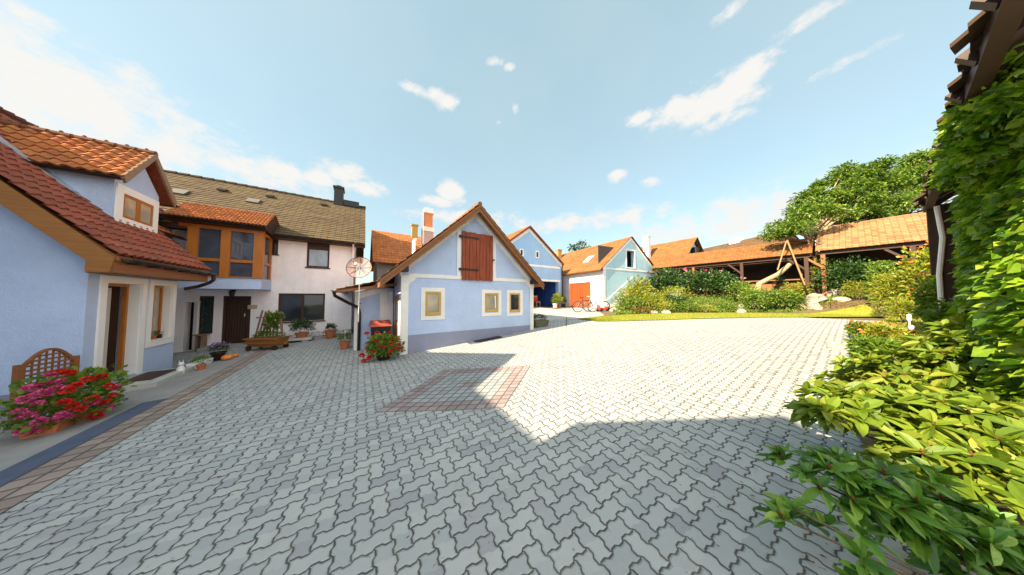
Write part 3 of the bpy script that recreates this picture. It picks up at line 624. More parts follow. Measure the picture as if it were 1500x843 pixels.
# link wing roof with its gutter, between the two houses
lk = thing('passage_roof', 'dark timber passage roof with gutter between the blue and the white house', 'roof', FN, (-5.6, 10.8, 3.3))
b = MB(); b.roof((-5.2, 13.0, 3.75), (-5.2, 10.75, 3.75), (-6.6, 10.75, 4.7), (-6.6, 13.0, 4.7), 5, 10, .03, .02, 4); b.build('roof', M['roof_orange'], lk)
b = MB(); b.prism([(-5.2, 3.72), (-6.6, 4.66), (-6.6, 4.5), (-5.2, 3.55)], 10.72, 10.76, 'y')
for m0 in (10.9, 11.7, 12.5): b.bar((-5.25, m0, 3.66), (-6.5, m0, 4.5), .09, .12)
b.bar((-5.35, 10.8, 3.5), (-5.35, 13.0, 3.5), .12, .14); b.bar((-5.35, 10.8, 3.1), (-6.2, 10.8, 3.1), .12, .14); b.bar((-5.35, 10.85, 2.2), (-5.35, 10.85, 3.45), .12, .12, (0, 1, 0)); b.build('rafter', M['wood'], lk)
b = MB(); gutter(b, (-5.12, 10.7, 3.7), (-5.12, 13.0, 3.72), .06); gg = b.build('gutter', M['metal_dark'], lk)
b = MB(); b.tube([(-5.12, 10.8, 3.66), (-5.12, 10.8, 3.0), (-5.25, 10.75, 2.85), (-5.6, 10.6, 2.8), (-6.1, 10.5, 2.78)], .045); b.build('downpipe', M['metal_dark'], gg)

# ================================================================ white house
MW = 13.39; WR = -.30
Wh = thing('farmhouse', 'white two-storey house with mossy brown roof and brown-framed windows', 'house', FN, (WR, MW, -.1))
def o4(tl, br, m=MW):
    a = FN.on_y(*tl, m); c = FN.on_y(*br, m); return (a[0], c[0], c[1], a[1])
wg = o4((408, 430), (475, 469)); wu1 = o4((387, 348.5), (407, 373)); wu2 = o4((450, 353.5), (482, 393)); dd = o4((327, 434), (365, 500)); gb = o4((292, 434), (311, 489)); wd = o4((272, 443), (286, 507))
dd = (dd[0], dd[1], -.12, dd[3]); wd = (wd[0], wd[1], -.25, wd[3]); ZT = 4.28
print('W', wg, wu1, wu2, dd, gb, wd)
b = MB(); b.wall('y', MW, MW + .35, -8.2, WR, -.6, ZT, [wg, wu1, wu2, dd, gb, wd]); b.wall('x', WR, WR - .35, MW + .35, 20.4, -.6, 4.2); b.prism([(MW, 4.2), (20.4, 4.2), (16.9, 7.0)], WR - .001, WR - .35, 'x'); b.build('wall', M['white'], Wh)
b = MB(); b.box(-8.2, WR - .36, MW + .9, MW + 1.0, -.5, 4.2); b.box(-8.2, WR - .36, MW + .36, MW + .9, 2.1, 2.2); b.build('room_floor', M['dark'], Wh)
win(Wh, 'y', MW + .06, 1, *wg, .07, M['wood_dark'], M['glass'], 1, sill=.12); win(Wh, 'y', MW + .06, 1, *wu1, .06, M['wood_dark'], M['glass'], 0, sill=.1)
w2 = win(Wh, 'y', MW + .06, 1, *wu2, .07, M['wood_dark'], M['glass_sky'], 0, sill=.1)
b = MB(); b.box(wu2[0] + .06, wu2[1] - .06, MW + .04, MW + .058, wu2[3] - .34, wu2[3] - .05); b.build('shutter', M['wood_dark'], w2)
f = MB(); f.frame('y', MW + .05, MW + .14, *dd, .08, 0); nb = 8
for i in range(nb):
    a = dd[0] + .08 + (dd[1] - dd[0] - .16) * i / nb; f.box(a + .006, a + (dd[1] - dd[0] - .16) / nb - .006, MW + .1, MW + .14, dd[2] + .02, dd[3] - .08)
fd = f.build('front_door', M['wood_dark'], Wh)
f = MB(); f.tube([(dd[1] - .17, MW + .04, .92), (dd[1] - .17, MW + .04, 1.06)], .014); f.ball((dd[1] - .17, MW + .07, .99), .03); f.build('handle', M['silver'], fd)
f = MB(); f.frame('y', MW + .05, MW + .1, *gb, .04); gbo = f.build('glass_block_window', M['wood_dark'], Wh)
f = MB(); nx, nz = 3, 8
for i in range(nx):
    for j in range(nz):
        x0 = gb[0] + .04 + (gb[1] - gb[0] - .08) * i / nx; z0 = gb[2] + .04 + (gb[3] - gb[2] - .08) * j / nz; f.box(x0 + .008, x0 + (gb[1] - gb[0] - .08) / nx - .008, MW + .06, MW + .09, z0 + .008, z0 + (gb[3] - gb[2] - .08) / nz - .008)
f.build('pane', m_plain('green_glass_blocks', (.03, .05, .045), .15, .4), gbo)
f = MB(); f.box(wd[0] + .12, wd[1] - .02, MW + .2, MW + .24, wd[2], wd[3]); f.build('side_door', M['pwhite'], Wh)
f = MB(); f.frame('y', MW - .02, MW + .03, wd[0] - .05, wd[1] + .05, wd[2], wd[3] + .05, .05, 0); f.build('door_frame', M['pwhite'], Wh)
b = MB(); b.box(dd[0] - .3, dd[1] + .9, MW - .7, MW - .002, -.3, -.09); b.build('door_step', M['concrete'], Wh)
# main roof
RE, RR, ZE, ZR = 12.98, 16.9, 4.27, 7.3; rl0, rr0 = -16.5, .15
b = MB(); b.roof((rl0, RE, ZE), (rr0, RE, ZE), (rr0, RR, ZR), (rl0, RR, ZR), 24, 70, .022, 0, 1, .006); b.roof((rr0, 20.8, ZE), (rl0, 20.8, ZE), (rl0, RR, ZR), (rr0, RR, ZR), 20, 50, .022)
rw = b.build('roof', M['roof_brown'], Wh)
b = MB()
for i in range(46): a = rl0 + i * .362; b.tube([(a, RR, ZR), (a + .38, RR, ZR + .01)], [.08, .10], 7)
b.build('ridge_tiles', M['roof_brown'], rw)
def onroof(px, py):
    d = FN._d(px, py); k = (ZR - ZE) / (RR - RE); t = (ZE - k * RE - CAMZ) / (d[2] - k * d[1]); return (t * d[0], t * d[1], CAMZ + t * d[2])
for px, py, big in ((262, 283, 1), (371, 296, 1), (325, 281, 0), (395, 290, 0), (474, 302, 0)):
    x, y, z = onroof(px, py); b = MB(); s = .2 if big else .13
    if big: b.bar((x - s, y, z + .06), (x + s, y, z + .06), .45, .05, (0, -.6, .8)); b.build('roof_window', m_plain('dull_roof_sheet', (.12, .115, .10), .8), Wh)
    else: b.hexa([(x - s, y - .1, z), (x + s, y - .1, z), (x + s, y + .2, z + .1), (x - s, y + .2, z + .1), (x - s, y - .1, z + .09), (x + s, y - .1, z + .09), (x + s, y + .2, z + .2), (x - s, y + .2, z + .2)]); b.build('roof_vent', M['metal_dark'], Wh)
b = MB(); b.box(rl0, rr0, RE + .06, MW - .002, ZE - .16, ZE - .11); b.box(rl0, rr0, RE + .03, RE + .06, ZE - .16, ZE - .02); b.prism([(RE + .05, ZE - .02), (RR, ZR - .03), (20.7, ZE - .02), (20.7, ZE - .16), (RR, ZR - .2), (RE + .05, ZE - .16)], rr0 - .04, rr0 - .01, 'x'); b.build('soffit', M['wood_dark'], Wh)
b = MB(); gutter(b, (-4.6, RE - .04, ZE - .03), (rr0, RE - .04, ZE - .06), .06); g_ = b.build('gutter', M['metal_dark'], Wh)
b = MB(); b.tube([(WR - .02, RE - .04, ZE - .1), (WR - .03, MW - .1, ZE - .35), (WR - .05, MW - .06, 0)], .04); b.build('downpipe', M['pwhite'], g_)
x0 = FN.on_y(490, 290, RR)[0]; x1 = FN.on_y(503, 290, RR)[0]; zt = FN.on_y(496, 279, RR)[1]; xe = FN.on_y(526, 300, RR)[0]
b = MB(); b.box(x0, x1, RR - .35, RR + .35, ZR - .4, zt); b.box(x0 - .05, x1 + .05, RR - .4, RR + .4, zt, zt + .1); b.box(x0 + .1, x1 - .1, RR - .2, RR + .2, zt + .1, zt + .22); b.build('chimney', M['black'], Wh)
b = MB(); b.box(x1 + .02, xe, RR - .3, RR + .3, ZR - .15, ZR + .18); b.build('ridge_cover', M['black'], Wh)
# glazed loggia with its own roof over the blue slab
P = 1.15; LM = MW - P; l1 = FN.on_y(383, 415, LM)[0]; l0 = FN.on_y(258, 370, LM)[0]
zs0 = FN.on_y(370, 424, LM)[1]; zs1 = FN.on_y(370, 408, LM)[1]; zt = FN.on_y(372, 338, LM)[1]; zg = FN.on_y(372, 384, LM)[1]
print('loggia', l1, zs0, zs1, zt, zg)
b = MB(); b.box(l0, l1, LM, MW - .002, zs0, zs1); b.build('balcony_slab', M['blue'], Wh)
b = MB(); b.box(l0, l1 + .03, LM - .05, LM + .25, zs1 + .001, zs1 + .04)
ps = [l1 - .25, FN.on_y(322, 370, LM)[0], FN.on_y(272, 370, LM)[0]]
for i, a in enumerate(ps): wdt = .25 if i == 0 else .22; b.box(a, a + wdt, LM + .02, LM + .22, zs1 + .04, zt)
b.box(l0, l1, LM + .03, LM + .2, zt - .1, zt + .02)
for (a, c) in ((ps[1] + .22, ps[0]), (ps[2] + .22, ps[1])): b.box(a, c, LM + .05, LM + .15, zg - .05, zg + .05)
b.box(l1 - .15, l1 - .02, MW - .16, MW - .01, zs1 + .04, zt); b.box(l1 - .12, l1 - .02, LM + .22, MW - .16, zg - .05, zg + .05); b.box(l1 - .12, l1 - .02, LM + .22, MW - .16, zt - .1, zt)
lg = b.build('loggia_frame', M['wood_orange'], Wh)
b = MB()
for (a, c) in ((ps[1] + .22, ps[0]), (ps[2] + .22, ps[1])):
    b.box(a, c, LM + .095, LM + .105, zs1 + .04, zg - .05); b.box(a, c, LM + .095, LM + .105, zg + .05, zt - .1)
b.box(l1 - .075, l1 - .065, LM + .22, MW - .16, zs1 + .04, zg - .05); b.box(l1 - .075, l1 - .065, LM + .22, MW - .16, zg + .05, zt - .1); b.build('pane', M['glass_bay'], lg)
b = MB(); a = ps[2] + .22; b.box(a + .02, a + .65, LM + .15, LM + .17, zs1 + .05, zt - .12); b.build('loggia_curtain', m_plain('grey_green_curtain', (.25, .27, .2), .9), lg)
LR, LZ = MW - .35, FN.on_y(402, 315, MW - .35)[1]; le = LM - .25; lz0 = FN.on_y(388, 331, le)[1]
print('loggia roof', LZ, lz0)
b = MB(); b.roof((l0 - .2, le, lz0), (l1 + .12, le, lz0), (l1 + .12, LR, LZ), (l0 - .2, LR, LZ), 7, 24, .025, .025, 6); b.roof((l1 + .12, MW + 1.2, LZ - .75), (l0 - .2, MW + 1.2, LZ - .75), (l0 - .2, LR, LZ), (l1 + .12, LR, LZ), 5, 20, .025); b.build('loggia_roof', M['roof_orange'], Wh)
b = MB(); b.prism([(le + .05, lz0 - .03), (LR, LZ - .03), (MW + .35, LZ - .5), (MW, zt - .0), (le + .05, lz0 - .12)], l1 + .04, l1 + .09, 'x'); b.box(l0 - .2, l1 + .08, le + .02, le + .05, lz0 - .14, lz0 - .02); b.box(l0 - .2, l1 + .03, le + .05, LM + .2, zt + .021, zt + .06); b.build('loggia_gable', M['wood_dark'], Wh)
b = MB(); gutter(b, (l0 - .2, le - .05, lz0 - .03), (l1 + .12, le - .05, lz0 - .05), .06); b.build('loggia_gutter', M['metal_dark'], Wh)
# lamp, house plate, bench at the door
lx, lz = FN.on_y(343, 428, MW); lmp = thing('wall_lamp', 'black lantern hung over the dark front door of the white house', 'lamp', FN, (lx, MW, lz))
b = MB(); b.box(lx - .04, lx + .04, MW - .02, MW - .002, lz + .02, lz + .14); b.tube([(lx, MW - .02, lz + .1), (lx, MW - .15, lz + .12), (lx, MW - .18, lz + .06)], .012); b.build('bracket', M['iron'], lmp)
b = MB(); b.lathe([(.02, .08), (.09, .02), (.08, .0), (.06, -.16), (.02, -.2)], (lx, MW - .18, lz), 8); b.build('lantern', M['iron'], lmp)
px_, pz_ = FN.on_y(370, 450, MW); b = MB(); b.box(px_ - .13, px_ + .13, MW - .018, MW - .002, pz_ - .08, pz_ + .08); tag(b.build('wall_plate', m_plain('brass_plate', (.4, .32, .2), .4, .3, 40), fr=FN, base=(px_, MW, pz_)), 'small brown plate on the white wall right of the dark front door', 'plate')
bx = FN.on_y(286, 495, MW - .15)[0]; bx1 = FN.on_y(306, 495, MW - .15)[0]; bz = FN.on_y(296, 489.5, MW - .15)[1]; gz = -.27
bn = thing('bench', 'short grey wooden bench under the glass block window', 'bench', FN, (bx, MW - .2, gz))
b = MB(); b.box(bx, bx1, MW - .36, MW - .05, bz - .04, bz); b.build('seat', M['wood_grey'], bn)
for a in (bx + .06, bx1 - .1): b = MB(); b.box(a, a + .04, MW - .33, MW - .08, gz, bz - .04); b.build('leg', M['wood_grey'], bn)
# ================================================================ cottage with the gable in the middle
GM = 7.44; HA, HB = 1.01, 5.98; AX, AZt, EVX, EVZ = 3.36, 4.90, 6.25, 2.24; S1_ = (AZt - EVZ) / (EVX - AX)
def zh(n): return AZt - abs(n - AX) * S1_
Hh = thing('cottage', 'small pale blue gabled cottage with red-brown loft shutter and yellow windows', 'house', FN, (HA, GM, 0))
W1 = (1.70, 2.18, 1.13, 1.88); W2 = (3.76, 4.32, 1.16, 1.85); W3 = (4.82, 5.32, 1.12, 1.86)
b = MB(); b.wall('y', GM, GM + .35, HA, HB, -.6, 2.0, [W1, W2, W3]); b.prism([(HA, 2.0), (HB, 2.0), (HB, zh(HB) - .1), (AX, zh(AX) - .1), (HA, zh(HA) - .1)], GM, GM + .35, 'y')
b.wall('x', HA, HA + .3, GM + .35, 9.1, -.5, zh(HA) - .12, [(7.95, 8.75, -.02, 1.75)]); b.wall('x', HB, HB - .3, GM + .35, 14.5, -.3, zh(HB) - .12); b.prism([(HA, -.5), (HB, -.3), (HB, zh(HB) - .1), (AX, zh(AX) - .1), (HA, zh(HA) - .1)], 14.2, 14.5, 'y')
hw = b.build('wall', M['blue'], Hh)
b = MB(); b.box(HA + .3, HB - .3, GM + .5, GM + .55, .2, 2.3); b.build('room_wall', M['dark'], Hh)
b = MB(); b.box(HA - .012, HB + .012, GM - .014, GM - .002, -.6, .56); b.build('plinth', M['plinth'], Hh)
b = MB(); t0 = GM - .022
b.box(HA - .014, HA + .2, t0, GM - .016, -.6, 2.36); b.box(HB - .16, HB + .014, t0, GM - .016, -.6, 2.36)
b.box(HA - .016, HA - .002, GM - .022, GM + .3, -.6, 2.1)
b.box(HA + .2, HB - .16, t0, GM - .003, 2.30, 2.42)
for x in (2.70, 4.08): b.box(x, x + .13, t0 - .002, GM - .003, 2.42, 4.0 - (0 if x < 3 else .02))
def raked(off, wdt, y0, y1, bb, s):
    xe = HA - .05 if s < 0 else HB + .05
    bb.prism([(xe, zh(xe) - off), (AX, AZt - off), (AX, AZt - off - wdt), (xe, zh(xe) - off - wdt)] if s < 0 else [(AX, AZt - off), (xe, zh(xe) - off), (xe, zh(xe) - off - wdt), (AX, AZt - off - wdt)], y0, y1, 'y')
for s in (-1, 1): raked(.2, .17, t0 - .004, GM - .003, b, s)
for (x, s) in ((HA + .2, 1), (HB - .16, -1)):
    b.prism([(x, 2.3), (x + s * .22, 2.3), (x + s * .15, 2.2), (x + s * .05, 2.14), (x, 2.06)], t0, GM - .003, 'y')
for q in (W1, W2, W3): b.frame('y', GM - .016, GM - .003, q[0] - .13, q[1] + .13, q[2] - .15, q[3] + .12, .125)
b.build('trim', M['trim'], Hh)
for q, gm in ((W1, 'glass_warm'), (W2, 'glass_warm'), (W3, 'glass')):
    wo = win(Hh, 'y', GM - .012, 1, *q, .065, M['wood_yel'], M[gm], 0, depth=.05); f = MB(); f.box(q[0] + .05, q[1] - .05, GM - .03, GM - .013, q[2], q[2] + .09); f.build('sill', M['wood_yel'], wo)
    if q is W2:
        f = MB(); f.hexa([(q[1] - .13, GM + .0, q[2] + .12), (q[1] - .09, GM + .0, q[2] + .12), (q[1] - .09, GM + .04, q[2] + .12), (q[1] - .13, GM + .04, q[2] + .12), (q[1] - .2, GM - .1, q[3] - .1), (q[1] - .16, GM - .1, q[3] - .1), (q[1] - .16, GM - .06, q[3] - .1), (q[1] - .2, GM - .06, q[3] - .1)]); f.build('window_sash', M['pwhite'], wo)
HT = (2.86, 4.05, 2.28, 3.97); b = MB()
for i in range(9):
    a = HT[0] + (HT[1] - HT[0]) * i / 9; b.box(a + .004, a + (HT[1] - HT[0]) / 9 - .004, GM - .06 - .006 * (i % 3), GM - .024, HT[2] + .01 * (i % 2), HT[3] - .01 * ((i * 2) % 3))
ls = b.build('loft_shutter', M['wood_red'], Hh)
b = MB()
for z in (2.62, 3.74): b = MB(); b.box(HT[0] - .03, HT[0] + .62, GM - .083, GM - .073, z, z + .055); b.box(HT[0] - .1, HT[0] - .03, GM - .09, GM - .02, z - .01, z + .07); b.build('hinge', M['iron'], ls)
b = MB(); b.box(HT[1] - .02, HT[1] + .07, GM - .085, GM - .024, 3.05, 3.09); b.build('latch', M['iron'], ls)
# roof and timbers
F0 = 7.03; b = MB()
b.roof((EVX, F0, EVZ), (EVX, 14.8, EVZ), (AX, 14.8, AZt), (AX, F0, AZt), 14, 36, .02)
b.roof((.45, 14.8, zh(.45)), (.45, F0, zh(.45)), (AX, F0, AZt), (AX, 14.8, AZt), 14, 36, .02)
rr = b.build('roof', M['roof_pink'], Hh)
b = MB(); b.roof((-.58, 14.8, 1.93), (-.58, 8.35, 1.93), (.47, 8.35, zh(.45) - .01), (.47, 14.8, zh(.45) - .01), 5, 30, .02, .012, 4); b.build('lean_to_roof', M['roof_pink'], Hh)
b = MB()
for i in range(26): a = F0 + i * .3; b.tube([(AX, a, AZt), (AX, a + .32, AZt + .012)], [.08, .095], 7)
b.build('ridge_tiles', M['roof_pink'], rr)
b = MB()
for s in (-1, 1):
    xe = .45 if s < 0 else EVX; pr = [(xe, zh(xe) - .03), (AX, AZt - .03), (AX, AZt - .27), (xe, zh(xe) - .25)]
    b.prism(pr, F0 + .015 + .001 * s, F0 + .055, 'y')
    pr = [(xe, zh(xe) - .03), (AX, AZt - .03), (AX, AZt - .12), (xe, zh(xe) - .12)]; b.prism(pr, F0 - .012, F0 + .012 + .001 * s, 'y')
bb_ = b.build('bargeboard', M['wood'], Hh)
b = MB()
for s in (-1, 1): xe = .5 if s < 0 else EVX - .03; b.prism([(xe, zh(xe) - .04), (AX, AZt - .04), (AX, AZt - .07), (xe, zh(xe) - .07)], F0 + .06, GM + .1, 'y')
b.prism([(EVX - .02, EVZ - .05), (HB, zh(HB) - .05), (HB, zh(HB) - .12), (EVX - .02, EVZ - .12)], F0 + .05, 14.5, 'y'); b.build('soffit', M['wood_orange'], Hh)
for x in (HA + .02, HB - .06, ): b = MB(); b.box(x - .12, x + .12, F0 + .08, GM - .03, zh(x) - .32, zh(x) - .16); b.build('purlin_end', M['wood_dark'], Hh)
# door in the recess, lean-to walls
f = MB(); f.frame('x', HA - .01, HA + .06, 7.95, 8.75, -.02, 1.75, .07, 0); dr2 = f.build('door_frame', M['wood_orange'], Hh)
f = MB(); f.box(HA + .02, HA + .06, 8.02, 8.68, 0, 1.68); yd = f.build('yellow_door', M['wood_yel'], Hh)
f = MB(); f.box(HA + .005, HA + .02, 8.14, 8.56, .9, 1.5); f.build('pane', M['glass'], yd); f = MB(); f.tube([(HA - .03, 8.1, .85), (HA - .03, 8.1, .98)], .014); f.build('handle', M['iron'], yd)
LT = 9.1; b = MB(); b.prism([(-.13, -.5), (HA - .018, -.5), (HA - .018, 2.0), (.5, 2.05), (-.13, 1.88)], LT, LT + .3, 'y'); b.wall('x', -.13, .15, LT + .3, 14.5, -.5, 1.85); b.build('lean_to_wall', M['blue'], Hh)
b = MB(); b.box(-.145, -.04, LT - .016, LT - .002, -.5, 1.88); b.prism([(-.1, 1.62), (.62, 1.86), (.62, 2.02), (-.1, 1.86)], LT - .018, LT - .003, 'y'); b.box(.58, .8, LT - .02, LT - .003, -.5, 1.95); b.box(-.145, -.132, LT - .016, LT + .15, -.5, 1.84); b.build('lean_to_trim', M['trim'], Hh)
b = MB(); b.box(.8, HA - .03, LT - .025, LT - .005, -.02, 1.5); b.box(.82, HA - .05, LT - .04, LT - .026, 1.5, 1.9); b.build('side_panel', M['trim'], Hh)
b = MB(); gutter(b, (-.64, 14.8, 1.95), (-.64, 8.3, 1.90), .06); g2 = b.build('gutter', M['metal_dark'], Hh)
b = MB(); b.tube([(-.64, 8.45, 1.86), (-.62, 8.5, 1.74), (-.3, 8.8, 1.52), (-.04, 9.0, 1.36), (-.0, 9.02, 1.2), (-.0, 9.02, -.05)], .045); b.build('downpipe', M['metal_dark'], g2)
b = MB(); b.bar((-.6, 8.4, 1.86), (1.0, 8.4, 2.12), .08, .08); b.bar((-.55, 8.42, 1.92), (-.55, 14, 1.92), .06, .06); b.bar((.5, F0 + .1, 2.05), (.5, 14.2, 2.05), .12, .14); b.build('eave_beam', M['wood'], Hh)
# chimneys on the cottage roof
b = MB(); b.box(2.14, 2.52, 9.8, 10.2, 3.5, 4.45); b.build('chimney', m_plain('grey_chimney_bricks', (.36, .30, .30), .9, .2, 20), Hh)
c0 = [o for o in bpy.data.objects if o.name.startswith('chimney')][-1]
b = MB(); b.box(2.17, 2.49, 9.83, 10.17, 4.62, 5.22); b.build('upper_shaft', m_plain('orange_chimney_bricks', (.55, .22, .08), .9, .2, 20), c0)
for za, zb in ((4.451, 4.62), (5.221, 5.27)): b = MB(); b.box(2.11, 2.55, 9.77, 10.23, za, zb); b.build('collar', M['trim'], c0)
b = MB(); b.box(2.15, 2.51, 9.8, 10.2, 5.28, 5.45); b.box(2.10, 2.14, 9.8, 10.2, 3.9, 5.28); b.build('cowl', M['silver'], c0)
b = MB(); b.box(1.70, 1.92, 9.9, 10.1, 4.15, 4.62); b.box(1.67, 1.95, 9.87, 10.13, 4.62, 4.68); p_ = b.build('flue', m_plain('ochre_flue', (.35, .25, .08), .7, .2), Hh)
b = MB(); b.tube([(1.80, 10, 3.3), (1.80, 10, 3.95), (1.86, 10, 4.15)], .07); b.build('flue_pipe', M['pwhite'], p_)
# satellite dish on its mast
dx, dz = FN.on_y(527, 393, 8.3)
ds = thing('satellite_dish', 'round pinkish mesh satellite dish on a white mast beside the cottage', 'satellite dish', FN, (dx + .04, 8.3, .95))
b = MB(); b.tube([(dx + .0, 8.36, .95), (dx + .0, 8.36, dz + .02)], .013); b.build('mast', M['trim'], ds)
for z in (1.1, 1.5): b = MB(); b.bar((dx, 8.36, z), (dx + .06, 9.08, z), .025, .025); b.build('bracket', M['iron'], ds)
nrm = Vector((-.30, -.92, .25)).normalized(); e1 = nrm.cross(Vector((0, 0, 1))).normalized(); e2 = e1.cross(nrm); cc = Vector((dx, 8.28, dz)); b = MB(); n0 = len(b.v)
for i in range(6):
    r_ = .33 * i / 5
    for k in range(28): t = 2 * math.pi * k / 28; b.v.append(tuple(cc + e1 * r_ * math.cos(t) + e2 * r_ * math.sin(t) + nrm * (r_ * r_ * .55)))
for i in range(5):
    for k in range(28): j = (k + 1) % 28; b.face([i * 28 + k, i * 28 + j, (i + 1) * 28 + j, (i + 1) * 28 + k])
dm_ = NT('dish_mesh'); dm_.b.inputs['Alpha'].default_value = .62; mdish = dm_.fin((.42, .25, .20), .6, .3)
db_ = b.build('dish', mdish, ds, smooth=True)
b = MB()
for k in range(8): t = math.pi / 4 * k; b.tube([tuple(cc), tuple(cc + (e1 * math.cos(t) + e2 * math.sin(t)) * .33 + nrm * .055)], .006, 5)
pts = [tuple(cc + (e1 * math.cos(2 * math.pi * k / 28) + e2 * math.sin(2 * math.pi * k / 28)) * .332 + nrm * .06) for k in range(29)]; b.tube(pts, .008, 5); b.build('rib', M['metal_dark'], db_)
b = MB(); b.tube([tuple(cc), tuple(cc + nrm * .3)], .012); b.tube([tuple(cc + nrm * .26), tuple(cc + nrm * .36)], .035); b.build('receiver', M['pwhite'], ds)

# ================================================================ roof of the house behind
Mh = thing('outbuilding', 'building with sunlit orange tiled roof behind the cottage and white house', 'outbuilding', FN, (.6, 15.2, .3))
b = MB(); b.box(.8, 8.0, 15.6, 20.4, -.3, 3.9); b.prism([(15.6, 3.9), (20.4, 3.9), (18, 6.0)], .9, 7.9, 'x'); b.build('wall', m_plaster('grey_plaster', (.3, .28, .26)), Mh)
b = MB(); b.roof((.55, 15.1, 3.7), (8.2, 15.1, 3.7), (8.2, 18, 6.25), (.55, 18, 6.25), 14, 38, .02); b.roof((8.2, 20.9, 3.7), (.55, 20.9, 3.7), (.55, 18, 6.25), (8.2, 18, 6.25), 14, 38, .02); b.build('roof', M['roof_orange'], Mh)

# ================================================================ far blue gabled barn
F1 = 15.8; fx, hw_ = 12.3, 4.05; fs = (8.0 - 5.05) / hw_
Fb = thing('barn', 'tall blue gabled barn with two tiny windows and an open dark gateway', 'barn', FN, (fx, F1, .75))
def z1(x): return 7.92 - abs(x - fx) * fs
OP = (12.0, 15.85, .3, 3.15); b = MB(); b.wall('y', F1, F1 + .4, fx - hw_ + .15, fx + hw_ - .1, .2, 4.4, [OP]); b.prism([(fx - hw_ + .15, 4.4), (fx + hw_ - .1, 4.4), (fx + hw_ - .1, z1(fx + hw_ - .1) - .05), (fx, 7.87), (fx - hw_ + .15, z1(fx - hw_ + .15) - .05)], F1, F1 + .4, 'y'); b.build('wall', M['blue_deep'], Fb)
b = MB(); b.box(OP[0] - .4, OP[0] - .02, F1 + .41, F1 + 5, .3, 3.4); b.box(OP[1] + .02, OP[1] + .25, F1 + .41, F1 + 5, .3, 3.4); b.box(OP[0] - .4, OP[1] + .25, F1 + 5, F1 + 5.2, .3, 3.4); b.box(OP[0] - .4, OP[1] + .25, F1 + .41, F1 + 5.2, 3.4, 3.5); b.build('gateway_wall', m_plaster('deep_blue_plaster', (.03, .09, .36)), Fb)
b = MB()
for s in (-1, 1):
    xe = fx + s * (hw_ - .1); b.prism([(xe, z1(xe) - .08), (fx, 7.84), (fx, 7.5), (xe, z1(xe) - .42)], F1 - .03, F1 - .002, 'y')
b.box(fx - hw_ + .15, fx + hw_ - .3, F1 - .026, F1 - .003, 4.42, 4.6); b.box(OP[0], OP[1] + .2, F1 - .026, F1 - .003, 3.15, 3.32); b.box(OP[0] - .2, OP[0], F1 - .026, F1 - .003, .3, 3.32); b.build('trim', M['trim'], Fb)
for x in (11.45, 13.2):
    f = MB(); f.frame('y', F1 - .04, F1 - .003, x - .2, x + .22, 5.2, 5.85, .1); o = f.build('window', M['trim'], Fb); f = MB(); f.box(x - .1, x + .12, F1 - .02, F1 - .004, 5.3, 5.75); f.build('pane', M['black'], o)
b = MB(); b.roof((fx - hw_, F1 - .2, 5.0), (fx - hw_, F1 + 9, 5.0), (fx, F1 + 9, 7.98), (fx, F1 - .2, 7.98), 14, 36, .02); b.roof((fx + hw_, F1 + 9, 5.0), (fx + hw_, F1 - .2, 5.0), (fx, F1 - .2, 7.98), (fx, F1 + 9, 7.98), 14, 36, .02); b.build('roof', M['roof_far'], Fb)
b = MB()
for s in (-1, 1): xe = fx + s * hw_; b.prism([(xe, 4.98), (fx, 7.96), (fx, 7.82), (xe, 4.84)], F1 - .22, F1 - .18, 'y')
b.build('bargeboard', M['wood_red'], Fb)
b = MB(); gutter(b, (fx + hw_ + .05, F1 + 5, 5.0), (fx + hw_ + .05, F1 - .2, 4.95), .08); b.tube([(fx + hw_ + .05, F1 - .1, 4.9), (fx + hw_ - .1, F1 - .1, 4.5), (fx + hw_ - .1, F1 - .1, .7)], .06); b.build('gutter', M['metal_dark'], Fb)

# ================================================================ white and pale blue barn with the red doors
F2 = Fr(math.atan2(.45, .89), 7.5, 18.8); GW = 7.25
Gb = thing('barn', 'white and pale blue barn with orange-red double doors and mottled tiled roof', 'barn', F2, (0, 0, .8))
D2 = (1.35, 4.05, .5, 3.05); AT = (3.0, 4.05, 4.35, 5.85)
b = MB(); b.wall('x', 0, .35, 0, 5.1, .1, 4.05, [D2]); b.build('side_wall', M['white'], Gb)
b = MB(); b.wall('y', 0, .35, .351, GW, .3, 4.0); g = [(.0, 4.0), (GW, 4.0), (GW, 4.1), (3.62, 7.0), (.0, 4.1)]
b.wall('y', 0, .35, AT[0] - .5, AT[1] + .5, 4.0, 5.9, [AT]); b.prism([(.0, 4.0), (AT[0] - .5, 4.0), (AT[0] - .5, 4.1 + (AT[0] - .5) * .8), (.0, 4.1)], 0, .35, 'y'); b.prism([(AT[1] + .5, 4.0), (GW, 4.0), (GW, 4.1), (AT[1] + .5, 4.1 + (GW - AT[1] - .5) * .8)], 0, .35, 'y'); b.prism([(AT[0] - .5, 5.9), (AT[1] + .5, 5.9), (AT[1] + .5, 6.25), (3.62, 7.0), (AT[0] - .5, 6.1)], 0, .35, 'y'); b.wall('x', GW, GW - .3, .35, 9.4, .3, 4.1); b.build('gable_wall', M['blue_teal'], Gb)
b = MB(); b.box(.4, GW - .4, .8, .85, 4.0, 6.2); b.build('loft_back', M['dark'], Gb)
b = MB(); b.frame('y', -.02, -.003, AT[0] - .12, AT[1] + .12, AT[2] - .1, AT[3] + .12, .11); b.box(.0, GW, -.02, -.003, 4.02, 4.16); b.box(-.012, .22, -.024, -.004, .3, 4.02)
for s, xe in ((-1, 0.0), (1, GW)): b.prism([(xe, 4.16), (3.62, 7.06), (3.62, 6.84), (xe, 3.94)], -.026, -.004, 'y')
b.build('trim', M['trim'], Gb)
b = MB(); f = b
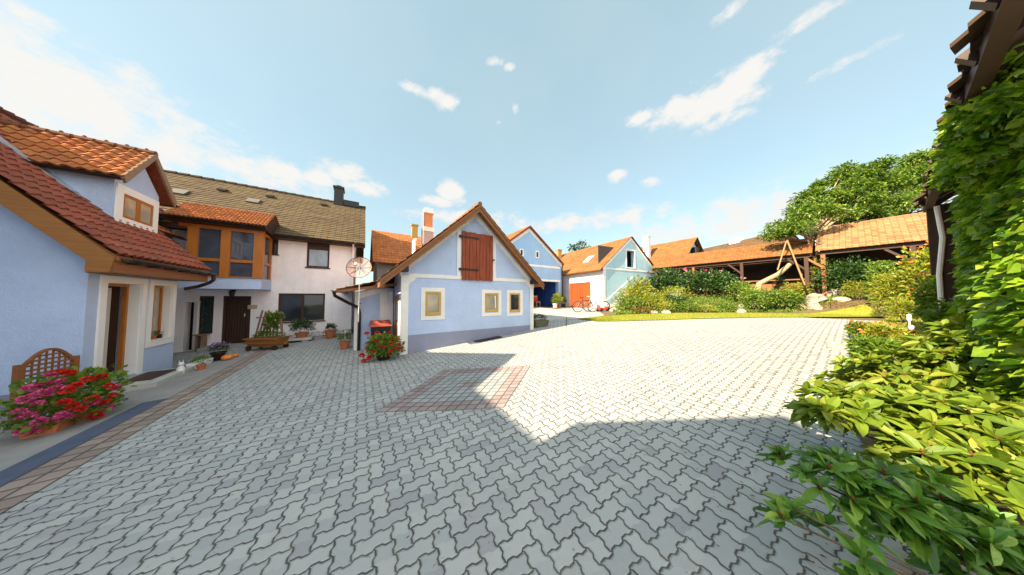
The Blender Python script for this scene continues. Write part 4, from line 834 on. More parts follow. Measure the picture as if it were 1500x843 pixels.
for i in range(8):
    a = D2[0] + (D2[1] - D2[0]) * i / 8; f.box(.05, .1, a + .008 + (.02 if i == 4 else 0), a + (D2[1] - D2[0]) / 8 - .008, D2[2], D2[3])
f.frame('x', .02, .04, D2[0], D2[1], D2[2], D2[3], .1); f.build('barn_door', M['wood_door'], Gb)
b = MB(); yb = 10.5
b.roof((-.4, yb, 3.95), (-.4, -.12, 3.95), (3.62, -.12, 7.16), (3.62, yb, 7.16), 15, 44, .022); b.roof((GW + .15, -.12, 4.22), (GW + .15, yb, 4.22), (3.62, yb, 7.16), (3.62, -.12, 7.16), 15, 44, .022); b.build('roof', M['roof_far'], Gb)
b = MB(); gutter(b, (-.46, 5.2, 3.9), (-.46, -.12, 3.93), .07); b.tube([(-.4, 5.15, 3.85), (-.06, 5.15, 3.6), (-.06, 5.15, .6)], .05); b.box(-.42, 0, -.1, 5.1, 3.86, 3.9); b.build('gutter', M['wood'], Gb)
b = MB(); k = (7.16 - 3.95) / 4.02; b.hexa([(.9, 2.4, 3.95 + 1.3 * k + .02), (.9, 3.2, 3.95 + 1.3 * k + .02), (1.7, 3.2, 3.95 + 2.1 * k + .02), (1.7, 2.4, 3.95 + 2.1 * k + .02), (.9, 2.4, 3.95 + 1.3 * k + .1), (.9, 3.2, 3.95 + 1.3 * k + .1), (1.7, 3.2, 3.95 + 2.1 * k + .1), (1.7, 2.4, 3.95 + 2.1 * k + .1)]); b.build('skylight', M['glass_sky'], Gb)
b = MB(); b.box(2.2, 2.75, 8.6, 9.2, 5.3, 7.4); b.box(2.15, 2.8, 8.55, 9.25, 7.4, 7.5); b.build('chimney', m_plain('ochre_render', (.35, .22, .09), .9, .2), Gb)
ss = thing('outdoor_stairs', 'stone stairs climbing the pale blue gable wall of the barn', 'stairs', F2, (.4, -.9, .8))
b = MB()
for i in range(12): b.box(.5 + i * .27, .5 + (i + 1) * .27, -.95, -.03, .4, 1.0 + i * .16)
b.build('steps', M['concrete'], ss)
b = MB(); b.bar((.2, -.05, 1.35), (3.7, -.05, 3.5), .02, .12, (0, 0, 1)); b.build('wall_string', M['trim'], ss)

# ================================================================ farther roofs
F3o = thing('outbuilding', 'orange tiled farm building with tall white chimney beyond the blue barn', 'outbuilding', FN, (24, 8.6, 1.5))
b = MB(); b.box(24.6, 31.5, 9.0, 18.5, .5, 4.6); b.prism([(24.6, 4.6), (31.5, 4.6), (28, 7.4)], 8.98, 9.3, 'y'); b.build('wall', M['blue_teal'], F3o)
b = MB(); b.roof((24.0, 19, 4.5), (24.0, 8.6, 4.5), (28, 8.6, 7.7), (28, 19, 7.7), 15, 44, .022); b.roof((32, 8.6, 4.5), (32, 19, 4.5), (28, 19, 7.7), (28, 8.6, 7.7), 15, 44, .022); b.build('roof', M['roof_far'], F3o)
b = MB(); b.box(27.2, 27.9, 8.5, 8.97, 5.2, 6.6); b.build('window', M['black'], F3o)
cm = 12.0; b = MB(); b.box(25.2, 25.75, cm, cm + .5, 4.7, 8.1); b.box(25.15, 25.8, cm - .05, cm + .55, 8.1, 8.2); b.build('chimney', M['trim'], F3o)
F4o = thing('outbuilding', 'long dark brown tiled roof farthest away behind the shed', 'outbuilding', FW, (24, 24, .8))
F4f = Fr(R(96), 28.3, 23.0)
b = MB(); b.box(0.3, 13, -3, 3, .5, 5.4); F4o.location = F4f.world(0, 0, .8); F4o.rotation_euler = (0, 0, F4f.a); F4o['_b'] = [0, 0, .8]; b.build('wall', M['white'], F4o)
b = MB(); b.roof((0, 3.6, 5.2), (13, 3.6, 5.2), (13, 0, 8.6), (0, 0, 8.6), 16, 40, .025); b.roof((13, -3.6, 5.2), (0, -3.6, 5.2), (0, 0, 8.6), (13, 0, 8.6), 16, 40, .025); b.prism([(-3.5, 5.2), (3.5, 5.2), (0, 8.5)], .1, .4, 'x'); b.build('roof', M['roof_old'], F4o)
b = MB(); b.box(4.5, 5.6, -.3, .4, 8.3, 9.0); b.build('chimney', M['trim'], F4o)

# ================================================================ open sheds with tiled roofs
def shed(name, label, m0, m1, nr_, zr_, rows, ze=4.28, mat='roof_far'):
    t = thing(name, label, 'shed', FN, (22, m0, 1.6)); ne = 21.95
    b = MB(); b.roof((ne, m1, ze), (ne, m0, ze), (nr_, m0, zr_), (nr_, m1, zr_), rows, int((m1 - m0) / .2), .025, .01, 4); b.roof((nr_ * 2 - ne, m0, ze), (nr_ * 2 - ne, m1, ze), (nr_, m1, zr_), (nr_, m0, zr_), rows, int((m1 - m0) / .3), .03); b.build('roof', M[mat], t)
    b = MB(); b.prism([(ne + .03, ze - .04), (nr_, zr_ - .04), (nr_, zr_ - .2), (ne + .1, ze - .2)], m0 + .02, m0 + .1, 'y'); b.prism([(ne + .03, ze - .04), (nr_, zr_ - .04), (nr_, zr_ - .2), (ne + .1, ze - .2)], m1 - .1, m1 - .02, 'y'); b.bar((ne + .3, m0, ze - .12), (ne + .3, m1, ze - .12), .16, .18); b.build('beam', M['wood_dark'], t)
    b = MB(); b.box(25.2, 25.3, m0, m1, 1.0, ze + .6); b.box(22.6, 25.2, m1 - .1, m1, 1.0, ze - .1); b.box(22.6, 25.2, m0, m0 + .1, 1.0, ze - .1); b.build('wall', M['wood_dark'], t)
    k = max(2, int((m1 - m0) / 2.3))
    for i in range(k + 1):
        mm = m0 + .25 + (m1 - m0 - .5) * i / k; b = MB(); b.box(ne + .22, ne + .38, mm - .08, mm + .08, 1.2, ze - .2); b.bar((ne + .3, mm + .06, ze - .9), (ne + .3, mm + .7, ze - .22), .1, .1); b.build('post', M['wood' if i == 2 else 'wood_dark'], t)
    return t, ne
t1, ne = shed('open_shed', 'long low open timber shed with tiled roof behind the garden', 1.35, 10.2, 23.5, 5.42, 10)
b = MB(); b.box(ne + .42, ne + .46, 1.6, 6.6, 2.75, 2.82); b.box(ne + .42, ne + .46, 1.6, 6.6, 2.1, 2.55); b.box(ne + .42, ne + .46, 1.6, 6.6, 1.3, 2.0); b.build('rail', M['wood'], t1)
t2, ne = shed('open_shed', 'taller open shed with pale tiled roof between the tree and the ivy', -4.4, 1.25, 25.0, 6.25, 17, 4.36, 'roof_pale')

# ================================================================ ivy-grown barn on the right
FB = Fr(math.atan2(.517, .856)); BW, BE, BZ, BX = -.97, -.47, 3.86, 11.05
Rb = thing('barn', 'old white barn at the right edge with ragged dark tiled eave above the ivy', 'barn', FB, (BX, BW, .6))
b = MB(); b.wall('x', BX - .3, BX - .6, -8, BW, .0, 3.9); b.wall('x', 5.2, 5.5, -8, BW, .0, 3.9); b.prism([(BW, 3.9), (-8, 3.9), (-4.5, 7.2)], 5.2, 5.5, 'x'); b.prism([(BW, 3.9), (-8, 3.9), (-4.5, 7.2)], BX - .3, BX - .6, 'x'); b.box(5.2, BX - .61, BW - .4, BW, .0, 3.95); b.build('wall', M['white'], Rb)
b = MB(); sl_ = .95
b.roof((BX, BE, BZ), (2.7, BE, BZ), (2.7, -4.5, BZ + 4.03 * sl_), (BX, -4.5, BZ + 4.03 * sl_), 20, 34, .035, .03, 4, .012)
for i in range(52):                                                   # broken, slipped tiles along the eave
    x = 2.75 + i * .158; l = RNG.uniform(.0, .10) + (.07 if i % 5 == 3 else 0); z = BZ + RNG.uniform(-.03, .03)
    b.hexa([(x, BE + l, z - l * .9), (x + .15, BE + l * .8, z - l * .9), (x + .15, BE - .2, z + .16), (x, BE - .2, z + .16), (x, BE + l, z - l * .9 + .035), (x + .15, BE + l * .8, z - l * .9 + .04), (x + .15, BE - .2, z + .2), (x, BE - .2, z + .2)])
b.build('roof', M['roof_old'], Rb)
b = MB()
for i in range(11): x = 2.9 + i * .75; b.bar((x, BE + .06, BZ - .1), (x, BW - .1, BZ + .4), .09, .13)
b.hexa([(2.7, BE, BZ - .05), (BX, BE, BZ - .05), (BX, BW, BZ + .42), (2.7, BW, BZ + .42), (2.7, BE, BZ - .02), (BX, BE, BZ - .02), (BX, BW, BZ + .45), (2.7, BW, BZ + .45)])
b.bar((2.7, BE - .04, BZ - .1), (BX, BE - .04, BZ - .1), .1, .14); b.build('rafter', M['wood_dark'], Rb)
b = MB(); b.bar((BX - .04, BE, BZ - .02), (BX - .04, -4.5, BZ + 3.8), .05, .3); b.box(BX - .32, BX - .12, BW + .02, BE - .02, 2.2, BZ - .1); b.box(BX - .3, BX - .16, BW + .12, BE - .12, .6, 2.2); b.build('corner_post', M['wood_dark'], Rb)
b = MB(); b.box(9.6, BX - .28, BW + .003, BW + .05, .4, 3.9); b.build('board_wall', M['wood'], Rb)
b = MB(); b.tube([(BX - .5, BE - .12, 3.7), (BX - .46, BE - .16, 3.0), (BX - .36, BE - .1, 2.2), (BX - .3, BE - .1, 1.2)], .035); b.build('downpipe', M['trim'], Rb)

# ================================================================ farm buildings behind the viewer (they throw the yard's shade)
Kh = thing('farmhouse', 'street-side farmhouse wing standing behind the viewer', 'house', FN, (-5.6, -3, -.2))
kr, kz = -8.7, 7.38
b = MB(); b.box(-11.5, -5.6, -9, 7.88, -.5, 4.6); b.prism([(-11.5, 4.6), (-5.6, 4.6), (-5.6, 4.7), (kr, kz), (-11.5, 5.0)], -9, 7.88, 'y'); b.build('wall', M['blue'], Kh)
def cross(m0, ma, m1, z0, za, z1_, nf):
    b = MB(); b.prism([(m0, 3.0), (m1, 3.0), (m1, z1_), (ma, za), (m0, z0)], nf, kr, 'x'); b.build('cross_gable', M['blue'], Kh)
SA = .70; TA = math.tan(ELEV)
nf = -5.45; Hn = lambda ns, z=.1: (ns + .08 - nf) * TA + z
cross(3.95, 5.16, 7.35, Hn(1.75, .05), Hn(3.5, .17), Hn(1.5, .05), nf)
cross(-1.2, .62, 2.1, Hn(2.2, .15), Hn(4.3, .25), Hn(2.3, .08), nf); cross(-7.0, -4.0, -1.6, Hn(1.2), Hn(2.6, .15), Hn(1.2), nf + .001)
# ================================================================ small things in the yard
def pot(name, label, g, r, hh, mat='terra', leaf='leaf_dark', lr=None, lh=None, nleaf=260, ls=.05, group=None, flower=None, cat='flower pot', asp=.5):
    t = thing(name, label, cat, None, (g.x, g.y, g.z), group)
    b = MB(); b.lathe([(r * .68, .02), (r, hh * .86), (r * 1.12, hh * .87), (r * 1.12, hh), (r * .98, hh), (r * .92, hh * .88), (.01, hh * .88)], n=20); b.lathe([(r * .95, 0), (r * 1.05, .025), (r * .9, .025), (.01, .02)], n=20); b.build('pot', M[mat], t)
    lr = lr or r * 1.2; lh = lh or r * 1.3; b = MB(); clump(b, nleaf, (0, 0, hh + lh * .45), (lr, lr, lh * .6), ls, asp, 1, .2); b.build('foliage', M[leaf], t)
    if flower:
        b = MB(); clump(b, 90, (0, 0, hh + lh * .85), (lr * .95, lr * .95, lh * .35), ls * .8, .9, 1, .6, 0); b.build('blossom', M[flower], t)
    return t
def flowerhead(seed, r=.055, n=34):
    b = MB(); P, d = blob_pts(n, (seed * .1, 0, 0), (r, r, r * .75), .7, -.4); P = P - np.array([seed * .1, 0, 0]); leaves(b, P * .6, d + RNG.normal(0, .35, d.shape), np.full(len(P), r * .62), .95, .1, 1); return b
def geranium(t, spots, centre, rad, nleaf, heads, mats):
    b = MB(); clump(b, nleaf, centre, rad, .075, .95, 1, .35, -.8, .5, 0, .08); b.build('foliage', M['leaf_mid'], t)
    b = MB()
    for q in spots[::2]: b.tube([(centre[0] + q[0] * .2, centre[1] + q[1] * .2, .15), (q[0], q[1], q[2] - .02)], .005, 5)
    b.build('stem', M['leaf_mid'], t); base = {}
    for i, q in enumerate(spots):
        k = (mats[i], i % 3)
        if k not in base: o = flowerhead(i % 3 + 1, .062, 80).build('flower_head', M[mats[i]], t); base[k] = o
        else: o = base[k].copy(); COL.objects.link(o)
        o.parent = t; o.location = q; s_ = random.uniform(.75, 1.15); o.scale = (s_, s_, s_); o.rotation_euler = (random.uniform(-.4, .4), random.uniform(-.4, .4), random.uniform(0, 6))
# big pink and red geraniums against the left house
ga = at(96, 640, 3.45); gx, gy = ga.x, ga.y; gz = h(gx, gy)
gt_ = thing('geranium_planter', 'low terracotta trough overflowing with magenta and red geraniums by the open door', 'planter', None, (gx, gy, gz), rz=TH + R(90))
b = MB(); b.prism([(-.12, .0), (.12, .0), (.15, .17), (-.15, .17)], -.36, .52, 'x'); b.build('trough', M['terra'], gt_)
def loc_of(t, w): return t.matrix_basis.inverted() @ w
bpy.context.view_layer.update()
pk = [(55, 592, 3.15), (82, 570, 3.3), (60, 578, 3.5), (40, 610, 3.05), (75, 550, 3.7), (88, 560, 3.4), (58, 618, 3.0), (92, 612, 3.0), (35, 632, 3.0), (50, 634, 2.95), (38, 585, 3.4), (160, 598, 3.3), (135, 592, 3.3), (172, 568, 3.6), (90, 608, 3.1), (70, 563, 3.6), (28, 603, 3.2), (45, 570, 3.7)]
rd = [(100, 547, 3.8), (98, 572, 3.2), (108, 595, 3.05), (95, 590, 3.1), (135, 585, 3.2), (140, 610, 3.15), (165, 580, 3.5), (128, 556, 3.8), (148, 553, 3.8), (160, 566, 3.7), (118, 600, 3.05), (84, 547, 3.7), (152, 590, 3.35), (112, 565, 3.4)]
sp, ml = [], []
for lst, mm in ((pk, 'fl_pink'), (rd, 'fl_red')):
    for q in lst: w_ = at(q[0], q[1], q[2]); l = loc_of(gt_, w_); sp.append((l.x, l.y, max(.12, l.z))); ml.append(mm)
EC, ER = Vector((.0, .0, .37)), Vector((.60, .40, .42))
def toward(t, P_, C_, R_):
    o_ = loc_of(t, Vector((0, 0, CAMZ))); out = []
    for p in P_:
        d = Vector(p) - o_; a = Vector((d.x / R_.x, d.y / R_.y, d.z / R_.z)); q = o_ - C_; c = Vector((q.x / R_.x, q.y / R_.y, q.z / R_.z)); B_ = a.dot(c); A_ = a.dot(a); D_ = B_ * B_ - A_ * (c.dot(c) - 1.0)
        out.append(tuple(o_ + d * ((-B_ - math.sqrt(D_)) / A_)) if D_ > 0 else tuple(p))
    return [(x, y, max(.05, z)) for x, y, z in out]
sp = toward(gt_, sp, EC, ER * 1.03)
geranium(gt_, sp, tuple(EC), tuple(ER), 1150, None, ml)
gs = ground(14, 645); b = MB(); b.lathe([(.14, 0), (.2, .05), (.19, .05), (.01, .02)], n=20); tag(b.build('plant_saucer', M['terra'], base=tuple(gs)), 'empty terracotta saucer at the left edge beside the geranium trough', 'saucer')
pb = at(176, 590, 3.75); pp = MB(); pp.ball((0, 0, .09), .11, .11, .09, 12, 8); o = pp.build('pale_gourd', m_plain('cream_gourd', (.6, .42, .22), .5), base=(pb.x, pb.y, h(pb.x, pb.y) + .01), smooth=True); tag(o, 'round cream gourd at the right end of the big geranium trough', 'gourd')
# arched lattice behind them
ta = at(22, 600, 3.55); tb = at(104, 600, 4.1); ta.z = tb.z = -.2
tr_ = thing('trellis_panel', 'arched brown wooden lattice panel behind the magenta geraniums', 'trellis', None, (ta.x, ta.y, -.2), rz=math.atan2(tb.y - ta.y, tb.x - ta.x)); Wd = (tb - ta).length
def arch(u): return .80 + .24 * math.sin(math.pi * u)
b = MB(); b.box(-.03, .03, -.03, .03, 0, .86); b.build('post', M['wood'], tr_); b = MB(); b.box(Wd - .03, Wd + .03, -.03, .03, 0, .86); b.build('post', M['wood'], tr_)
b = MB(); pts = [(.02 + (Wd - .04) * k / 14, 0, arch(k / 14)) for k in range(15)]
for p, q in zip(pts, pts[1:]): b.bar(p, q, .04, .035)
for i in range(13): z = .10 + i * .07; k_ = math.asin(max(0, min(1, (z - .80) / .24))) / math.pi; a0, a1 = max(.03, Wd * k_), min(Wd - .03, Wd * (1 - k_)); b.box(a0, a1, -.012, -.002, z, z + .03)
for i in range(8): u = (i + .7) / 8.4; b.box(Wd * u, Wd * u + .022, .002, .012, .08, arch(u))
b.build('lattice', M['wood'], tr_)
# things on the kerb under the left house's window
c1 = FN.world(-3.55, 9.05); c1.z = h(c1.x, c1.y)
cf = thing('cat_figure', 'small black and white cat figure on the kerb under the left window', 'figurine', None, tuple(c1), rz=-.6)
b = MB(); b.ball((0, 0, .12), .09, .07, .12, 12, 8); b.ball((.05, 0, .07), .08, .06, .07, 10, 6); b.ball((.03, 0, .27), .055, .05, .05, 12, 8); b.tube([(-.08, 0, .04), (-.16, .03, .05), (-.2, .03, .12)], [.02, .018, .01])
for s in (-1, 1): b.prism([(.0, .0), (.035, 0), (.018, .045)], s * .028 - .008, s * .028 + .008, 'y'); 
for i in range(len(b.v) - 12, len(b.v)): b.v[i] = (b.v[i][0] + .01, b.v[i][1], b.v[i][2] + .305)
b.build('body', m_plain('white_glaze', (.7, .7, .68), .3), cf, smooth=True); b = MB(); b.ball((-.03, 0, .14), .082, .074, .1, 12, 8); b.ball((.015, 0, .285), .05, .052, .042, 10, 6); b.build('black_patch', M['black'], cf, smooth=True)
def gk(n, m): p = FN.world(n, m); p.z = h(p.x, p.y); return p
pot('flower_pot', 'orange clay pot lying by the cat figure under the left window', gk(-3.35, 9.35), .085, .13, 'terra', 'leaf_mid', .06, .05, 50, .03)
tt = gk(-3.55, 9.85); tw = thing('plant_trough', 'long white trough with low green plants under the left window', 'planter', None, tuple(tt), rz=TH + R(90))
b = MB(); b.prism([(-.09, 0), (.09, 0), (.12, .15), (-.12, .15)], -.32, .34, 'x'); b.build('trough', M['pwhite'], tw); b = MB(); clump(b, 260, (0, 0, .17), (.33, .11, .09), .05, .5); b.build('foliage', M['leaf_mid'], tw)
pot('flower_pot', 'dark pot of violet flowers at the far corner of the left house', gk(-3.45, 10.5), .15, .24, 'metal_dark', 'leaf_dark', .2, .22, 300, .06, flower='fl_violet')
for k, (n_, m_, r_, lb) in enumerate(((-3.2, 10.25, .11, 'larger orange pumpkin in front of the violet flower pot'), (-3.15, 10.6, .08, 'smaller orange pumpkin behind the larger one by the violet flowers'))):
    g = gk(n_, m_); b = MB(); nn = 24
    for i in range(9):
        ph = math.pi * i / 8
        for j in range(nn): t = 2 * math.pi * j / nn; q = r_ * math.sin(ph) * (1 + .09 * abs(math.sin(t * 4))); b.v.append((q * math.cos(t), q * math.sin(t), r_ * .75 * (1 + math.cos(ph))))
    for i in range(8):
        for j in range(nn): b.face([(i + 1) * nn + j, (i + 1) * nn + (j + 1) % nn, i * nn + (j + 1) % nn, i * nn + j])
    t = thing('pumpkin', lb, 'pumpkin', None, tuple(g)); b.build('body', m_plain('pumpkin_skin_%d' % k if False else 'pumpkin_skin', (.65, .22, .04), .5), t, smooth=True); b = MB(); b.tube([(0, 0, r_ * 1.4), (.01, 0, r_ * 1.75)], [.015, .01], 6); b.build('stalk', M['leaf_mid'], t)
for m_, lb, lf in ((9.68, 'left clay pot on the left window sill', 'fl_orange'), (9.86, 'middle clay pot on the left window sill', 'leaf_mid'), (10.06, 'dark pot plant at the right end of the left window sill', 'leaf_dark')):
    p = FN.world(NW - .1, m_); p.z = WO[2] + .021; pot('flower_pot', lb, p, .055, .09, 'terra' if m_ < 10 else 'metal_dark', lf, .06, .09, 60, .035)
# cart planter with its fan of poles
cp = ground(392, 512); ct = thing('cart_planter', 'wooden cart planter with pole trellis and climbing plants before the dark front door', 'planter', None, tuple(cp), rz=R(6))
b = MB(); wd_ = .50
b.hexa([(-wd_ * .86, -.2, .12), (wd_ * .86, -.2, .12), (wd_ * .86, .2, .12), (-wd_ * .86, .2, .12), (-wd_, -.26, .42), (wd_, -.26, .42), (wd_, .26, .42), (-wd_, .26, .42)]); b.box(-wd_ - .03, wd_ + .03, -.29, -.262, .24, .28); b.box(-wd_ - .03, wd_ + .03, -.29, -.262, .38, .43); b.box(wd_ + .0, wd_ + .12, -.04, .04, .18, .26); b.build('trough', M['wood_mid'], ct)
for x in (-.4, .4):
    for y in (-.22, .22): b = MB(); b.prism([(x + .085 * math.cos(t * math.pi / 8), .085 + .085 * math.sin(t * math.pi / 8)) for t in range(16)], y - .02, y + .02, 'y'); b.build('wheel', M['wood_dark'], ct)
b = MB(); xs = [-.46, -.36, -.24, -.10, .02, .12, .26, .42]
for i, x in enumerate(xs):
    b.bar((x, .05, .38), (x * .78 + (.1 if i < 3 else -.02), .05 + .04 * (i % 2), 1.36 - .05 * (i % 3)), .045, .03, (0, 1, 0))
b.bar((-.42, .02, 1.1), (.42, .02, 1.12), .025, .05); b.bar((.46, .0, .42), (.34, .0, 1.2), .06, .03, (0, 1, 0)); b.build('pole_trellis', M['wood_grey'], ct)
b = MB(); clump(b, 330, (.05, 0, .48), (.5, .2, .13), .07, .6); clump(b, 520, (.06, .0, .85), (.2, .14, .42), .09, .7, 1, .1); clump(b, 200, (.24, 0, 1.12), (.2, .12, .13), .09, .7, 1, .1); b.build('foliage', M['leaf_mid'], ct)
b = MB(); clump(b, 30, (.08, -.12, .8), (.16, .06, .2), .05, .9, 1, .2); b.build('blossom', M['fl_white'], ct)
# pots along the white wall
g = FN.world(FN.on_y(442, 490, 12.6)[0], 12.6); g.z = h(g.x, g.y) + .07; pot('flower_pot', 'terracotta pot with a round dark green bush under the wide ground floor window', g, .2, .28, 'terra', 'leaf_dark', .38, .55, 1100, .07)
g = FN.world(FN.on_y(484, 490, 12.7)[0], 12.7); g.z = h(g.x, g.y) + .02; pot('flower_pot', 'terracotta pot with a small round plant right of the wide window', g, .2, .32, 'terra', 'leaf_dark', .18, .28, 420, .06)
g = ground(505, 511); t = pot('flower_pot', 'brown pot of bushy herbs beside the dark downpipe of the cottage lean-to', g, .15, .24, 'terra', 'leaf_mid', .21, .26, 420, .05)
b = MB(); b.tube([(.0, 0, .3), (.0, .0, .62)], [.012, .02]); b.build('white_spike', M['pwhite'], t)
b = MB(); 
sheet('wall_bed', M['soil'], [(-3.1, 12.95), (-.4, 12.95)], [(-3.1, 13.36), (-.4, 13.36)], 8, 2, .07, FN)
eb = MB()
for i in range(9): x = -3.15 + i * .31; eb.box(x, x + .29, 12.83, 12.95, -.2, .0 + .02 * (i % 3))
tag(eb.build('stone_edging', M['concrete'], fr=FN, base=(-1.7, 12.9, -.1)), 'low grey stone edging of the narrow bed along the white wall', 'edging')
sb = MB(); sb.box(-3.2, -1.6, 12.3, 12.8, -.02, .06); sb.box(-3.1, -2.9, 12.35, 12.75, -.2, -.02); sb.box(-1.9, -1.7, 12.35, 12.75, -.2, -.02); tag(sb.build('stone_bench', M['slab'], fr=FN, base=(-2.4, 12.5, -.12)), 'low grey stone slab seat between the cart planter and the white wall', 'slab')
bd = MB(); clump(bd, 350, (-1.0, 13.15, .06), (1.5, .14, .12), .06, .5); o = bd.build('bed_plants', M['leaf_dark'], fr=FN, base=(-1.0, 13.15, 0)); o['kind'] = 'stuff'; tag(o, 'low dark plants in the narrow bed along the white wall', 'plants')
# bin by the cottage door
bn_ = thing('waste_bin', 'black wheeled bin with a faded red lid by the cottage side door', 'bin', FN, (.58, 8.55, 0))
b = MB(); b.hexa([(.36, 8.38, .03), (.78, 8.38, .03), (.78, 8.82, .03), (.36, 8.82, .03), (.3, 8.3, .78), (.86, 8.3, .78), (.86, 8.88, .78), (.3, 8.88, .78)]); b.build('body', M['black'], bn_)
b = MB(); b.hexa([(.27, 8.26, .78), (.89, 8.26, .78), (.89, 8.9, .8), (.27, 8.9, .8), (.3, 8.3, .84), (.86, 8.3, .84), (.86, 8.88, .93), (.3, 8.88, .93)]); b.tube([(.35, 8.93, .84), (.8, 8.93, .84)], .02); b.build('lid', M['red_plastic'], bn_)
for x in (.4, .7): b = MB(); b.prism([(8.8 + .09 * math.cos(k * math.pi / 8), .09 + .09 * math.sin(k * math.pi / 8)) for k in range(16)], x, x + .05, 'x'); b.build('wheel', M['rubber'], bn_)
# red geranium by the corner of the cottage
g = ground(562, 527); gc = thing('geranium_pot', 'dark pot of bright red geraniums at the corner of the cottage', 'flower pot', None, tuple(g)); bpy.context.view_layer.update()
b = MB(); b.lathe([(.14, .0), (.21, .18), (.23, .19), (.21, .2), (.01, .17)], n=18); b.build('pot', M['metal_dark'], gc)
sp = []
for q in [(545, 494, 6.3), (553, 500, 6.2), (556, 506, 6.2), (566, 499, 6.3), (540, 503, 6.3), (577, 497, 6.3), (585, 505, 6.3), (538, 512, 6.2), (530, 521, 6.2), (533, 529, 6.1), (560, 493, 6.4), (571, 488, 6.5), (548, 516, 6.1), (580, 510, 6.2), (572, 515, 6.1), (586, 512, 6.3), (537, 489, 6.4), (562, 510, 6.1), (552, 488, 6.5), (574, 504, 6.2), (541, 525, 6.1), (583, 498, 6.4)]:
    l = loc_of(gc, at(*q)); sp.append((l.x, l.y, max(.03, l.z)))
geranium(gc, sp, (.0, 0, .36), (.50, .36, .33), 900, None, ['fl_red'] * len(sp))
# trough at the cottage's far corner
tg = gk(6.35, 7.75); tq = thing('stone_trough', 'mossy stone trough with dark plants at the right corner of the cottage', 'planter', None, tuple(tg), rz=TH)
b = MB(); b.hexa([(-.1, -.2, 0), (.55, -.2, 0), (.55, .2, 0), (-.1, .2, 0), (-.14, -.24, .3), (.6, -.24, .3), (.6, .24, .3), (-.14, .24, .3)]); b.build('trough', M['rock'] if False else m_stone('mossy_stone', (.09, .09, .05), (.17, .16, .1), 6), tq); b = MB(); clump(b, 420, (.22, 0, .4), (.36, .2, .13), .06, .6); b.build('foliage', M['leaf_dark'], tq)
b = MB(); clump(b, 30, (.0, 0, .55), (.3, .15, .06), .05, .8); b.build('blossom', M['leaf_yel'], tq)
# drain covers
g = ground(853, 482); b = MB(); b.box(-.28, .28, -.16, .16, 0, .014); tag(b.build('drain_cover', m_plain('rusty_iron', (.35, .2, .1), .8, .3), base=(g.x, g.y, g.z + .002)), 'small rusty drain cover in the sunlit paving', 'drain cover')
b = MB(); b.box(3.3, 4.3, 7.12, 7.36, .16, .185); b.hexa([(3.3, 7.1, .17), (4.3, 7.1, .25), (4.3, 7.38, .25), (3.3, 7.38, .17), (3.3, 7.1, .19), (4.3, 7.1, .27), (4.3, 7.38, .27), (3.3, 7.38, .19)]); tag(b.build('light_well_grate', M['iron'], fr=FN, base=(3.8, 7.24, .18)), 'dark iron light well grate at the foot of the cottage gable', 'grate')
# things in and beside the blue barn's gateway
p0_ = FN.world(15.2, 15.3); p0_.z = h(p0_.x, p0_.y); pot('flower_pot', 'red pot of tall bright green grass right of the dark gateway', p0_, .2, .34, 'red_plastic', 'leaf_yel', .4, .8, 320, .3, asp=.12)
p0_ = FN.world(14.6, 15.0); p0_.z = h(p0_.x, p0_.y); pot('flower_pot', 'white pot of green leaves at the gateway of the blue barn', p0_, .2, .34, 'pwhite', 'leaf_mid', .3, .4, 240, .12)
p0_ = FN.world(15.9, 15.2); p0_.z = h(p0_.x, p0_.y); pot('flower_pot', 'black pot with a dark shrub next to the barn downpipe', p0_, .18, .3, 'black', 'leaf_dark', .25, .7, 300, .1)
ch = thing('garden_chair', 'wooden chair with red cushion standing in the dark gateway', 'chair', FN, (14.2, 17.0, .74)); x0, y0, z0 = 14.0, 16.9, .74
for dx_ in (0, .45):
    for dy_ in (0, .42): b = MB(); b.box(x0 + dx_, x0 + dx_ + .05, y0 + dy_, y0 + dy_ + .05, z0, z0 + (.45 if dy_ == 0 else 1.15)); b.build('leg', M['wood_yel'], ch)
b = MB(); b.box(x0 - .02, x0 + .52, y0 - .02, y0 + .47, z0 + .451, z0 + .49); b.build('seat', M['wood_yel'], ch); b = MB(); b.box(x0 + .02, x0 + .48, y0 + .02, y0 + .4, z0 + .491, z0 + .57); b.box(x0 + .05, x0 + .45, y0 + .38, y0 + .418, z0 + .58, z0 + .95); b.build('cushion', M['red_paint'], ch); b = MB(); b.box(x0 + .051, x0 + .449, y0 + .43, y0 + .46, z0 + .8, z0 + 1.1); b.build('backrest', M['wood_yel'], ch)

